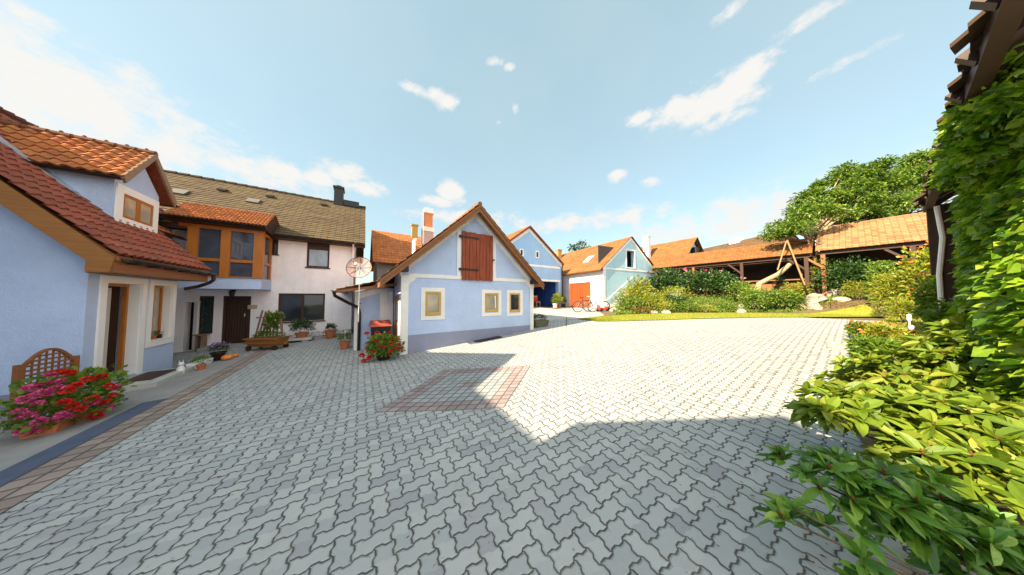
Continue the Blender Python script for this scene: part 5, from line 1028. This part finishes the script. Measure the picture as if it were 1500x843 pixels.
# ---------------------------------------------------------------- bicycles
def bike(label, g, rz, frame_mat, s=1.0, lean=.1):
    t = thing('bicycle', label, 'bicycle', None, tuple(g), 'bicycles parked before the red barn doors', rz)
    Rw = .34 * s
    def ring(c, r, q, n=28):
        return [(c[0] + r * math.cos(2 * math.pi * k / n), q, c[2] + r * math.sin(2 * math.pi * k / n)) for k in range(n + 1)]
    H = {}
    for nm, x in (('rear', -.52 * s), ('front', .52 * s)):
        b = MB(); b.tube(ring((x, 0, Rw), Rw, 0), .024, 6); wb_ = b.build('wheel', M['rubber'], t)
        b = MB(); b.tube(ring((x, 0, Rw), Rw * .9, 0), .012, 5)
        for k in range(10): a = math.pi * k / 5; b.tube([(x, 0, Rw), (x + Rw * .9 * math.cos(a), 0, Rw + Rw * .9 * math.sin(a))], .004, 4)
        b.build('rim', M['silver'], wb_)
    P = lambda x, z: (x * s, 0, z * s)
    b = MB(); A, B_, C_, D_ = P(-.52, .34), P(-.08, .28), P(-.2, .78), P(.36, .74)
    for p, q in ((A, B_), (A, C_), (B_, C_), (B_, P(.38, .66)), (C_, D_), (P(.34, .84), P(.40, .6))): b.tube([p, q], .02 * s, 7)
    for y in (-.05, .05): b.tube([(P(.40, .6)[0], y, P(0, .62)[2]), (P(.52, .34)[0], y, P(0, .34)[2])], .012, 6)
    b.build('frame', frame_mat, t)
    b = MB(); b.tube([C_, P(-.23, .92)], .012, 6); b.hexa([(-.38 * s, -.08, .91 * s), (-.1 * s, -.02, .91 * s), (-.1 * s, .02, .91 * s), (-.38 * s, .08, .91 * s), (-.38 * s, -.08, .96 * s), (-.1 * s, -.02, .95 * s), (-.1 * s, .02, .95 * s), (-.38 * s, .08, .96 * s)]); b.build('saddle', M['rubber'], t)
    b = MB(); b.tube([P(.34, .84), P(.33, .98)], .014, 6); b.tube([(.22 * s, -.27, 1.0 * s), (.34 * s, -.1, .99 * s), (.34 * s, .1, .99 * s), (.22 * s, .27, 1.0 * s)], .014, 6); b.build('handlebar', M['silver'], t)
    b = MB(); b.tube(ring((-.08 * s, .03, .28 * s), .08, .03, 14), .01, 5); b.tube([(-.08 * s, .05, .28 * s), (.02 * s, .05, .16 * s)], .012, 5); b.tube([(-.08 * s, -.05, .28 * s), (-.18 * s, -.05, .4 * s)], .012, 5); b.build('crank', M['silver'], t)
    t.rotation_euler = (lean, 0, rz)
    return t
g = at(857, 459, 15.0); g.z = h(g.x, g.y) + .012
bike('dark bicycle on the left of the parked bicycles before the red doors', g, R(8), M['black'])
g2_ = at(873, 458, 15.5); g2_.z = h(g2_.x, g2_.y) + .012
bike('silver and pink bicycle right of the dark one', g2_, R(165), m_plain('silver_pink_paint', (.65, .4, .45), .4))
g3 = at(884, 459, 15.0); g3.z = h(g3.x, g3.y) + .014; tr = thing('child_tricycle', 'small red child tricycle lying right of the parked bicycles', 'tricycle', None, tuple(g3), rz=.3)
b = MB(); b.prism([(-.35, .12), (.2, .12), (.35, .3), (.3, .34), (.12, .2), (-.3, .22)], -.12, .12, 'y'); b.build('body', M['red_paint'], tr)
b = MB(); b.tube([(.3, 0, .2), (.22, 0, .55)], .015, 6); b.tube([(.2, -.15, .55), (.2, .15, .55)], .015, 6); b.build('handlebar', M['pwhite'], tr)
b = MB(); b.box(-.3, -.05, -.1, .1, .22, .27); b.box(-.34, -.3, -.1, .1, .22, .42); b.build('seat', M['red_plastic'], tr)
for x, y, r_ in ((.34, 0, .15), (-.3, .17, .1), (-.3, -.17, .1)): b = MB(); b.prism([(x + r_ * math.cos(k * math.pi / 8), r_ + r_ * math.sin(k * math.pi / 8)) for k in range(16)], y - .03, y + .03, 'y'); b.build('wheel', M['rubber'], tr)
# overhead wires
def wire(a, c, sag, label):
    b = MB(); pts = [a.lerp(c, k / 16) - Vector((0, 0, sag * 4 * (k / 16) * (1 - k / 16))) for k in range(17)]; b.tube([p - a for p in pts], .018, 5); tag(b.build('overhead_wire', M['black'], base=tuple(a)), label, 'wire', 'overhead wires')
wire(FN.world(rr0 - .1, 16.9, 6.9), FN.world(12.2, 22, 7.6), .35, 'higher overhead wire running right from the white house gable')
wire(FN.world(rr0 - .1, 16.0, 5.9), FN.world(8.6, 24, 6.6), .3, 'lower overhead wire behind the cottage chimneys')
# ================================================================ planting
def place(px, py, Y): p = at(px, py, Y); return p
def bush(label, px, pytop, Y, hw, leaf, ls, n, asp=.55, flower=None, fn=40, name='shrub', cat='shrub', dx=1.0, group=None, lumps=5, seg=1, sink=.0, up=.35, low=-.75, xy=None):
    c = at(px, pytop, Y); hw = hw * (1.35 if 900 < px < 1240 else 1.0); r = hw * Y / FOC * math.cos(math.atan((px - 750) / FOC)) ** .6; z0 = h(c.x, c.y); H = max(.12, c.z - z0 + sink)
    t = thing(name, label, cat, None, (c.x, c.y, z0 + .03), group)
    b = MB(); clump(b, int(n * .45), (0, 0, H * .5), (r * .85, r * .7 * dx, H * .5), ls, asp, seg, .3, low, up)
    for k in range(lumps):
        a = 2 * math.pi * k / lumps + random.random(); q = random.uniform(.35, .6); zz = H * random.uniform(.35, .78)
        clump(b, int(n * .55 / lumps), (r * q * math.cos(a), r * q * .8 * dx * math.sin(a), zz), (r * .45, r * .4, H * .27), ls, asp, seg, .3, -.8, up)
    b.build('foliage', M[leaf], t)
    b = MB()
    for k in range(5): a = k * 1.3; b.tube([(0, 0, -.05), (r * .2 * math.cos(a), r * .2 * math.sin(a), H * .4), (r * .5 * math.cos(a), r * .4 * math.sin(a), H * .75)], [.02, .014, .006], 5)
    b.build('stem', M['bark'], t)
    if flower: b = MB(); clump(b, fn, (0, 0, H * .62), (r * .9, r * .75, H * .45), ls * .8, .9, 1, .85, -.1, .4); b.build('blossom', M[flower], t)
    return t
BUSH = [
 ('feathery yellow-green grass clump beside the barn stairs', 933, 407, 14.6, 15, 'leaf_yel', .34, 700, .1),
 ('tall dark shrub against the left end of the shed', 975, 392, 16.0, 23, 'leaf_dark', .2, 1500, .6),
 ('wide dark green shrub under the shed eave with pink blossom', 1036, 397, 16.5, 37, 'leaf_dark', .2, 2600, .6, 'fl_pink', 22),
 ('pale green shrub at the foot of the barn stairs', 912, 430, 13.9, 14, 'leaf_mid', .12, 500, .5),
 ('bright green rosette plant near the left end of the lawn', 928, 436, 13.3, 13, 'leaf_mid', .16, 420, .4),
 ('rust brown cushion at the left end of the lawn', 938, 450, 12.9, 15, 'leaf_red', .08, 420, .5),
 ('yellow leaved shrub in the rock garden, leftmost of the yellow ones', 955, 430, 13.6, 15, 'leaf_yel', .13, 620, .5),
 ('yellow-green mound below the tall dark shrub', 972, 440, 13.1, 14, 'leaf_yel', .1, 520, .5),
 ('deep green low shrub below the wide dark shrub', 992, 433, 13.6, 16, 'leaf_dark', .12, 620, .55),
 ('fine leaved bright green shrub in the middle of the rock garden', 1005, 441, 13.1, 17, 'leaf_mid', .1, 700, .5),
 ('light green shrub between the rosette plant and the stairs', 920, 420, 14.2, 14, 'leaf_yel', .13, 600, .5),
 ('round yellow-green bush under the left end of the shed', 990, 420, 14.6, 20, 'leaf_yel', .13, 900, .5),
 ('mid green bush under the middle of the shed, left of the trunk', 1085, 414, 14.6, 22, 'leaf_mid', .13, 1000, .5),
 ('yellow-green bush right of the trunk foot', 1165, 414, 14.0, 18, 'leaf_yel', .12, 900, .5),
 ('yellow-green low mound in front of the dark hedge bush', 1255, 412, 12.0, 26, 'leaf_yel', .1, 1200, .45),
 ('olive heather mound behind the rocks', 1040, 432, 14.0, 26, 'leaf_mid', .08, 900, .3),
 ('small yellow-green plant before the olive heather', 1032, 447, 12.95, 15, 'leaf_yel', .09, 420, .5),
 ('green cushion left of the two round green bushes', 1072, 443, 13.2, 16, 'leaf_mid', .1, 560, .5),
 ('left one of the two round bright green bushes by the lawn', 1108, 424, 13.3, 24, 'leaf_mid', .13, 1400, .6),
 ('right one of the two round bright green bushes by the lawn', 1148, 426, 13.2, 26, 'leaf_mid', .13, 1500, .6),
 ('rust coloured shrub behind the white rocks', 1190, 423, 14.0, 22, 'leaf_red', .1, 600, .45),
 ('small dark plant at the foot of the leaning trunk', 1142, 404, 14.6, 9, 'leaf_dark', .1, 300, .6),
 ('yellow-topped shrub right of the timber frame', 1200, 376, 13.6, 16, 'leaf_yel', .16, 800, .5),
 ('big dark green hedge bush under the taller shed', 1238, 376, 12.8, 42, 'leaf_dark', .14, 3600, .6),
 ('mid green bush at the right end of the taller shed', 1290, 384, 11.0, 28, 'leaf_mid', .13, 1500, .55),
 ('brown dry ground cover along the lawn edge', 1215, 443, 12.2, 40, 'leaf_red', .07, 900, .3),
 ('yellow-green tall shrub in front of the ivy barn corner', 1352, 362, 8.8, 46, 'leaf_yel', .15, 3600, .5, 'fl_orange', 40),
 ('yellow-green bushy perennial right of the white rocks', 1300, 400, 9.6, 32, 'leaf_yel', .12, 2200, .35),
 ('green perennial with orange blossom beside the ivy', 1375, 402, 6.2, 42, 'leaf_mid', .11, 2000, .5, 'fl_orange', 70),
 ('trailing yellow plant at the far end of the border bed', 1322, 438, 7.6, 30, 'leaf_yel', .09, 1300, .4),
 ('dark leaved shrub with violet flowers under the ivy', 1405, 440, 4.7, 52, 'leaf_mid', .1, 2200, .6, 'fl_violet', 18),
 ('orange tinged low shrub at the paving edge', 1262, 474, 5.8, 24, 'leaf_mid', .07, 1300, .5, 'fl_orange', 60),
 ('yellow-green cushion between the low shrub and the white ornament', 1298, 478, 4.9, 36, 'leaf_yel', .08, 1800, .45, 'fl_orange', 30),
 ('dark glossy low shrub beside the paving edge', 1285, 498, 3.9, 46, 'leaf_mid', .09, 2000, .45),
 ('yellow-green spreading plant below the white ornament', 1365, 500, 3.7, 62, 'leaf_yel', .10, 2600, .4),
 ('dense green shrub under the ivy at the right edge', 1450, 462, 3.1, 70, 'leaf_yel', .12, 2600, .55),
]
for r_ in BUSH: bush(*r_)
# rosette shrubs with long leathery leaves in the foreground
def rhodo(label, root, lobes, nros, ls, leaf='leaf_rhodo'):
    t = thing('rhododendron', label, 'shrub', None, root)
    b = MB(); st_ = MB(); bu = MB()
    for (cx, cy, cz), (rx, ry, rz) in lobes:
        k = int(nros * rx * (ry + rz) * 2)
        P, d = blob_pts(max(8, k), (cx, cy, cz), (rx, ry, rz), .72, -.55)
        for p, dd_ in zip(P, d):
            ax = Vector((dd_[0], dd_[1], dd_[2] + .75)).normalized(); e1 = ax.cross(Vector((.3, .2, 1))).normalized(); e2 = ax.cross(e1)
            m = random.randint(7, 11); D = []
            for j in range(m):
                a = 2 * math.pi * j / m + random.uniform(-.3, .3); tl = random.uniform(.0, .75) if j % 3 else random.uniform(.6, 1.3)
                v = e1 * math.cos(a) + e2 * math.sin(a) + ax * tl; D.append((v.x, v.y, v.z))
            if random.random() < .55: q_ = Vector(p) - Vector(root); bu.tube([q_, q_ + ax * .018, q_ + ax * .045], [.007, .011, .002], 6)
            leaves(b, np.repeat(p[None] - np.array(root), m, 0), np.array(D), ls * RNG.uniform(.6, 1.2, m), .36, .16, 3, .22)
        c = Vector((cx, cy, cz)) - Vector(root)
        for q in range(7):
            e = Vector(P[random.randrange(len(P))]) - Vector(root); st_.tube([(random.uniform(-.05, .05), random.uniform(-.05, .05), -.05), tuple(c * .55 + Vector((0, 0, -.08)) + (e - c) * .2), tuple(e)], [.016, .011, .004], 6)
    b.build('foliage', M[leaf], t); st_.build('branch', M['bark'], t); o = bu.build('buds', M['leaf_red'], t); o['kind'] = 'stuff'; return t
def lb(px, py, Y, r): c = at(px, py, Y); return ((c.x, c.y, c.z), r)
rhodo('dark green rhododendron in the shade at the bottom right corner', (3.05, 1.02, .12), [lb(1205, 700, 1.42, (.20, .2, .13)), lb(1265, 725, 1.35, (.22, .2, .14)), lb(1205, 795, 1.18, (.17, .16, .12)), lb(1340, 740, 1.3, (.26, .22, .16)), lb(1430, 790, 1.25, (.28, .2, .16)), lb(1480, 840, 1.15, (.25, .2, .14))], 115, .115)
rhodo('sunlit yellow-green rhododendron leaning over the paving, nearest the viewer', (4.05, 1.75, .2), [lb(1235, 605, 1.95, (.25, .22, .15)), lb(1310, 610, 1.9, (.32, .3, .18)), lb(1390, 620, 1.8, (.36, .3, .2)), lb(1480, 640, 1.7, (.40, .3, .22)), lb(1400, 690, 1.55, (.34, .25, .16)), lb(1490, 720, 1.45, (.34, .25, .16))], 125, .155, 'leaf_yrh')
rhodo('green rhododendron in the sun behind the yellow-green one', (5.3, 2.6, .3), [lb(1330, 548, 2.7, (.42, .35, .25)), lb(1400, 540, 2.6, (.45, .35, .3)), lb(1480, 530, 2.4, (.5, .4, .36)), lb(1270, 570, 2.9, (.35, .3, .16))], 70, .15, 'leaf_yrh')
# ivy over the barn wall
iv = thing('climbing_ivy', 'dense bright green ivy covering the wall of the right-hand barn', 'ivy', FB, (8, BW, .8)); b = MB(); st_ = MB()
nI = 22000; u = 4.2 + (9.35 - 4.2) * RNG.random(nI) ** 1.0; z = .3 + 3.75 * RNG.random(nI)
bul = (.08 + .34 * np.clip(1 - z / 3.4, 0, 1) + .22 * (np.sin(u * 2.3) * np.cos(z * 2.7 + u) * .5 + .5) + .09 * np.sin(u * 7 + z * 5)) * np.clip((10.2 - u) / 2.2, .45, 1)
keep = (z < 3.9 - .55 * (u < 7.3) - .5 * (u < 5.6)) | (RNG.random(nI) < .1); u, z, bul = u[keep], z[keep], bul[keep]
P = np.stack([u, BW + np.abs(bul) * RNG.random(len(u)) ** .5 + .02, z], 1); D = np.stack([RNG.normal(0, .6, len(u)), .55 + RNG.random(len(u)) * .8, -.35 + RNG.normal(0, .4, len(u))], 1)
leaves(b, P, D, RNG.uniform(.055, .125, len(u)), 1.1, .10, 2, .2)
for k in range(60):                                                   # shoots hanging over the eave and round the corner
    if k < 36: c = (RNG.uniform(5.0, 7.2), BE + RNG.uniform(-.3, -.02), BZ + RNG.uniform(-.6, -.02)); rr_ = (.25, .12, .2)
    else: c = (9.3 + RNG.uniform(-.3, .1), BW + RNG.uniform(.0, .2), RNG.uniform(.8, 2.6)); rr_ = (.14, .16, .3)
    clump(b, 170, c, rr_, .085, 1.1, 2, .2, -.9, .1, .2, .12)
b.build('foliage', M['leaf_ivy'], iv)
for k in range(14):
    x = 3.6 + k * .52; pts = [(x + .12 * math.sin(j * 1.7 + k), BW + .03, .2 + j * .45) for j in range(8)]; st_.tube(pts, [.03 - .003 * j for j in range(8)], 5)
st_.build('stem', M['bark'], iv)
# ---------------------------------------------------------------- trees
def tree(label, base, trunk, crown, nclump, per, leaf, ls, cr=.75, name='tree', bark='bark'):
    t = thing(name, label, 'tree', None, base); b = MB(); B0 = Vector(base); tr_ = [Vector(p) - B0 for p in trunk]; k = len(tr_)
    b.tube(tr_, [.16 - .08 * i / (k - 1) for i in range(k)], 10); top = tr_[-1]; lim = []
    C = []
    for (c, r) in crown:
        c = Vector(c) - B0
        for q in range(int(nclump * r[0])):
            d = Vector(RNG.normal(0, 1, 3)); d.normalize(); w_ = random.uniform(.5, 1.0); C.append(c + Vector((d.x * r[0], d.y * r[1], d.z * r[2])) * w_)
    for q in C[::3]:
        s = top.lerp(tr_[max(0, k - 2)], random.random() * .6); mid = s.lerp(q, .5) + Vector((0, 0, random.uniform(.1, .5))); b.tube([s, mid, q], [.07, .04, .012], 6)
    b.build('trunk', M[bark], t); b = MB()
    for q in C: s_ = random.uniform(.6, 1.25) * cr; clump(b, per, tuple(q), (s_, s_, s_ * .6), ls, .55, 1, .1, -.9, .1, .15)
    b.build('crown', M[leaf], t); return t
w0 = at(1103, 424, 14.2); w0.z = h(w0.x, w0.y); T1 = [tuple(w0), tuple(at(1112, 416, 14.2)), tuple(at(1140, 402, 14.2)), tuple(at(1160, 385, 14.3)), tuple(at(1178, 368, 14.5)), tuple(at(1192, 345, 14.8))]
def cr(px, py, Y, r): return (tuple(at(px, py, Y)), r)
tree('large fruit tree with a leaning pale trunk rising over the sheds', tuple(w0), T1, [cr(1178, 322, 14.2, (1.3, 1.2, .75)), cr(1225, 305, 14.5, (1.7, 1.5, 1.3)), cr(1238, 275, 15, (1.35, 1.2, 1.0)), cr(1275, 305, 14.8, (1.5, 1.4, 1.1)), cr(1205, 290, 14.4, (1.1, 1, .8)), cr(1255, 252, 15, (1.2, 1, .7)), cr(1290, 270, 15, (1.1, 1, .8)), cr(1152, 338, 14, (.6, .7, .3))], 10, 270, 'leaf_tree', .18, .56, 'fruit_tree', 'bark_pale')
b2 = at(1320, 400, 17.5); b2.z = h(b2.x, b2.y)
tree('light green tree behind the taller shed near the ivy barn', tuple(b2), [tuple(b2), tuple(at(1322, 350, 17.5)), tuple(at(1325, 310, 17.5))], [cr(1318, 290, 17.5, (1.6, 1.6, 1.3)), cr(1335, 258, 17.2, (1.5, 1.4, 1.1)), cr(1350, 300, 16.5, (1.6, 1.6, 1.5)), cr(1300, 265, 17.6, (.8, .8, .6)), cr(1345, 235, 17.0, (.8, .8, .5))], 10, 210, 'leaf_mid', .18, .65)
b3 = at(850, 440, 42); b3.z = .8
tree('small distant tree top behind the blue and white barns', tuple(b3), [tuple(b3), tuple(at(849, 380, 42)), tuple(at(849, 372, 42))], [cr(849, 366, 42, (1.6, 1.6, 1.4))], 7, 60, 'leaf_dark', .4, .9)
# timber frame round the trunk
fr_ = thing('timber_frame', 'tripod-like frame of pale poles carrying a beam around the leaning trunk', 'frame', None, (w0.x + 1.6, w0.y - .3, w0.z))
def wp(*q): return at(*q) - Vector((w0.x + 1.6, w0.y - .3, w0.z))
for a, c, r_ in (((1139, 396, 13.8), (1153, 350, 13.9), .035), ((1179, 418, 13.2), (1153, 352, 13.8), .04), ((1196, 392, 13.6), (1183, 352, 13.9), .04), ((1172, 412, 14.6), (1187, 356, 14.4), .04)):
    b = MB(); b.tube([wp(*a), wp(*c)], r_, 7); b.build('pole', M['pole'], fr_)
b = MB(); b.tube([wp(1149, 350, 13.9), wp(1192, 356, 14.0)], .1, 8); b.build('beam', M['wood_dark'], fr_)
# rocks
rk = []
for i in range(3):
    b = MB(); b.ball((0, 0, .1), .3, .22, .2, 9, 6, .16); o = b.build('rock', M['rock']); rk.append(o)
spots = [(1178, 441, 12.9), (1196, 438, 13), (1212, 434, 13.2), (1228, 431, 13.2), (1246, 430, 12.9), (1262, 433, 12.4), (1205, 428, 14), (1224, 424, 14.2), (1242, 424, 13.6), (1258, 424, 13.2), (1275, 428, 12.4), (1188, 446, 12.6), (1063, 446, 13.0), (1085, 453, 12.8), (1000, 455, 12.8), (975, 455, 12.9), (1052, 452, 12.9), (907, 444, 13.5), (918, 448, 13.1), (900, 440, 14.2), (1125, 454, 12.7), (957, 453, 13), (1018, 430, 14.2), (1085, 428, 14), (1160, 452, 12.7), (1232, 446, 12.4), (898, 450, 13.2), (1290, 436, 11.6)]
for i, q in enumerate([q for k, q in enumerate(spots) if k < 11 or k % 2]):
    o = rk[i % 3] if i < 3 else rk[i % 3].copy()
    if i >= 3: COL.objects.link(o)
    p = at(*q); s = random.uniform(.7, 1.4) * (1.35 if i < 11 else .9); o.location = (p.x, p.y, h(p.x, p.y) + .0); o.scale = (s * 1.2, s, s * random.uniform(.8, 1.2)); o.rotation_euler = (0, 0, random.uniform(0, 6)); tag(o, 'pale limestone rock among the plants of the rock garden', 'rock', 'limestone rocks of the rock garden')
for i, (q, lab, s) in enumerate((((1226, 505, 5.1), 'pale flat stone at the paving edge of the border bed', .5), ((1310, 478, 6.4), 'pale stone behind the yellow-green cushion in the border', .6))):
    o = rk[i].copy(); COL.objects.link(o); p = at(*q); o.location = (p.x, p.y, h(p.x, p.y)); o.scale = (s, s, s); o['group'] = ''; del o['group']; tag(o, lab, 'rock')
# white ornament and its little stake lamp
p = at(1336, 500, 4.6); zz = h(p.x, p.y); orn = thing('garden_ornament', 'white curved swan-like ornament in the border bed', 'ornament', None, (p.x, p.y, zz), rz=.5)
b = MB(); b.ball((0, 0, .2), .22, .13, .13, 14, 8); b.tube([(.15, 0, .22), (.25, 0, .34), (.22, 0, .48), (.12, 0, .52), (.06, 0, .47)], [.06, .045, .035, .035, .02], 10); b.build('body', M['pwhite'], orn, smooth=True); b = MB(); b.tube([(.06, 0, .47), (.01, 0, .44)], [.015, .004], 6); b.build('beak', M['fl_orange'], orn)
p = at(1332, 470, 5.4); zz = h(p.x, p.y); sl2 = thing('stake_lamp', 'slim white solar stake lamp behind the white ornament', 'lamp', None, (p.x, p.y, zz)); sl2.scale = (.6, .6, .8); b = MB(); b.tube([(0, 0, 0), (0, 0, .6)], .02, 8); b.build('stake', M['pwhite'], sl2); b = MB(); b.lathe([(.03, .6), (.05, .64), (.05, .76), (.065, .78), (.0, .82)], n=12); b.build('lamp_head', M['pwhite'], sl2)
# ground cover and grass blades
def blades(name, n, poly, label, leaf, ls, off=.0, asp=.08):
    b = MB(); P = []
    while len(P) < n:
        t = RNG.random(); s = RNG.random(); k = t * (len(poly[0]) - 1); i = min(int(k), len(poly[0]) - 2); f = k - i
        a = [poly[0][i][d] * (1 - f) + poly[0][i + 1][d] * f for d in (0, 1)]; c = [poly[1][i][d] * (1 - f) + poly[1][i + 1][d] * f for d in (0, 1)]
        x = a[0] + (c[0] - a[0]) * s; y = a[1] + (c[1] - a[1]) * s; P.append((x, y, h(x, y) + .02 + off))
    P = np.array(P); D = np.stack([RNG.normal(0, .4, n), RNG.normal(0, .4, n), np.ones(n)], 1); leaves(b, P, D, RNG.uniform(.5, 1.2, n) * ls, asp, .1, 1, .2)
    o = b.build(name, M[leaf]); o['kind'] = 'stuff'; tag(o, label, 'grass')
def litter(name, n, pts, label, mat, ls):
    b = MB(); P = []
    for k in range(n):
        cx, cy, r = pts[k % len(pts)]; x, y = cx + RNG.normal(0, r), cy + RNG.normal(0, r); P.append((x, y, h(x, y) + .018))
    D = np.stack([RNG.normal(0, 1, n), RNG.normal(0, 1, n), np.full(n, .06)], 1); leaves(b, np.array(P), D, RNG.uniform(.5, 1.2, n) * ls, .5, .08, 1, 0)
    o = b.build(name, M[mat]); o['kind'] = 'stuff'; tag(o, label, 'leaves')
lp_ = [(FN.world(n_, m_).x, FN.world(n_, m_).y, r_) for n_, m_, r_ in ((-2.9, 8.5, .5), (-2.7, 11.5, .6), (1.2, 7.0, .4), (4.4, .9, .5), (5.6, .7, .4), (7.5, .5, .6), (2.9, .6, .4), (9, 3, 2.5), (-1.5, 12.4, .5), (1, 3, 2.0), (5, 7.1, .5))]
litter('fallen_leaves', 420, lp_, 'scattered small dry leaves on the paving', 'leaf_red', .035)
blades('grass', 14000, (LF, LB), 'short sunlit lawn grass', 'leaf_yel', .07)
GA, GB = [(5.6, 12.5), (8, 13.0), (12.2, 13.1), (18.5, 12.2)], [(7.5, 17.5), (11, 18), (16, 17), (20, 15)]
blades('ground_cover', 16000, (GA, GB), 'low mixed ground cover between the rocks', 'leaf_mid', .2, .02, .35)
w_ = [FN.world(*q) for q in ((4.6, .2), (8, -.05), (12.5, -.15), (20, -.9))]; v_ = [FN.world(*q) for q in ((4.9, -1.0), (8, -1.1), (12.5, -2.2), (20, -3))]
blades('ground_cover', 9000, ([(p.x, p.y) for p in w_], [(p.x, p.y) for p in v_]), 'low yellow-green ground cover in the border bed along the barn', 'leaf_yel', .10, .02, .3)
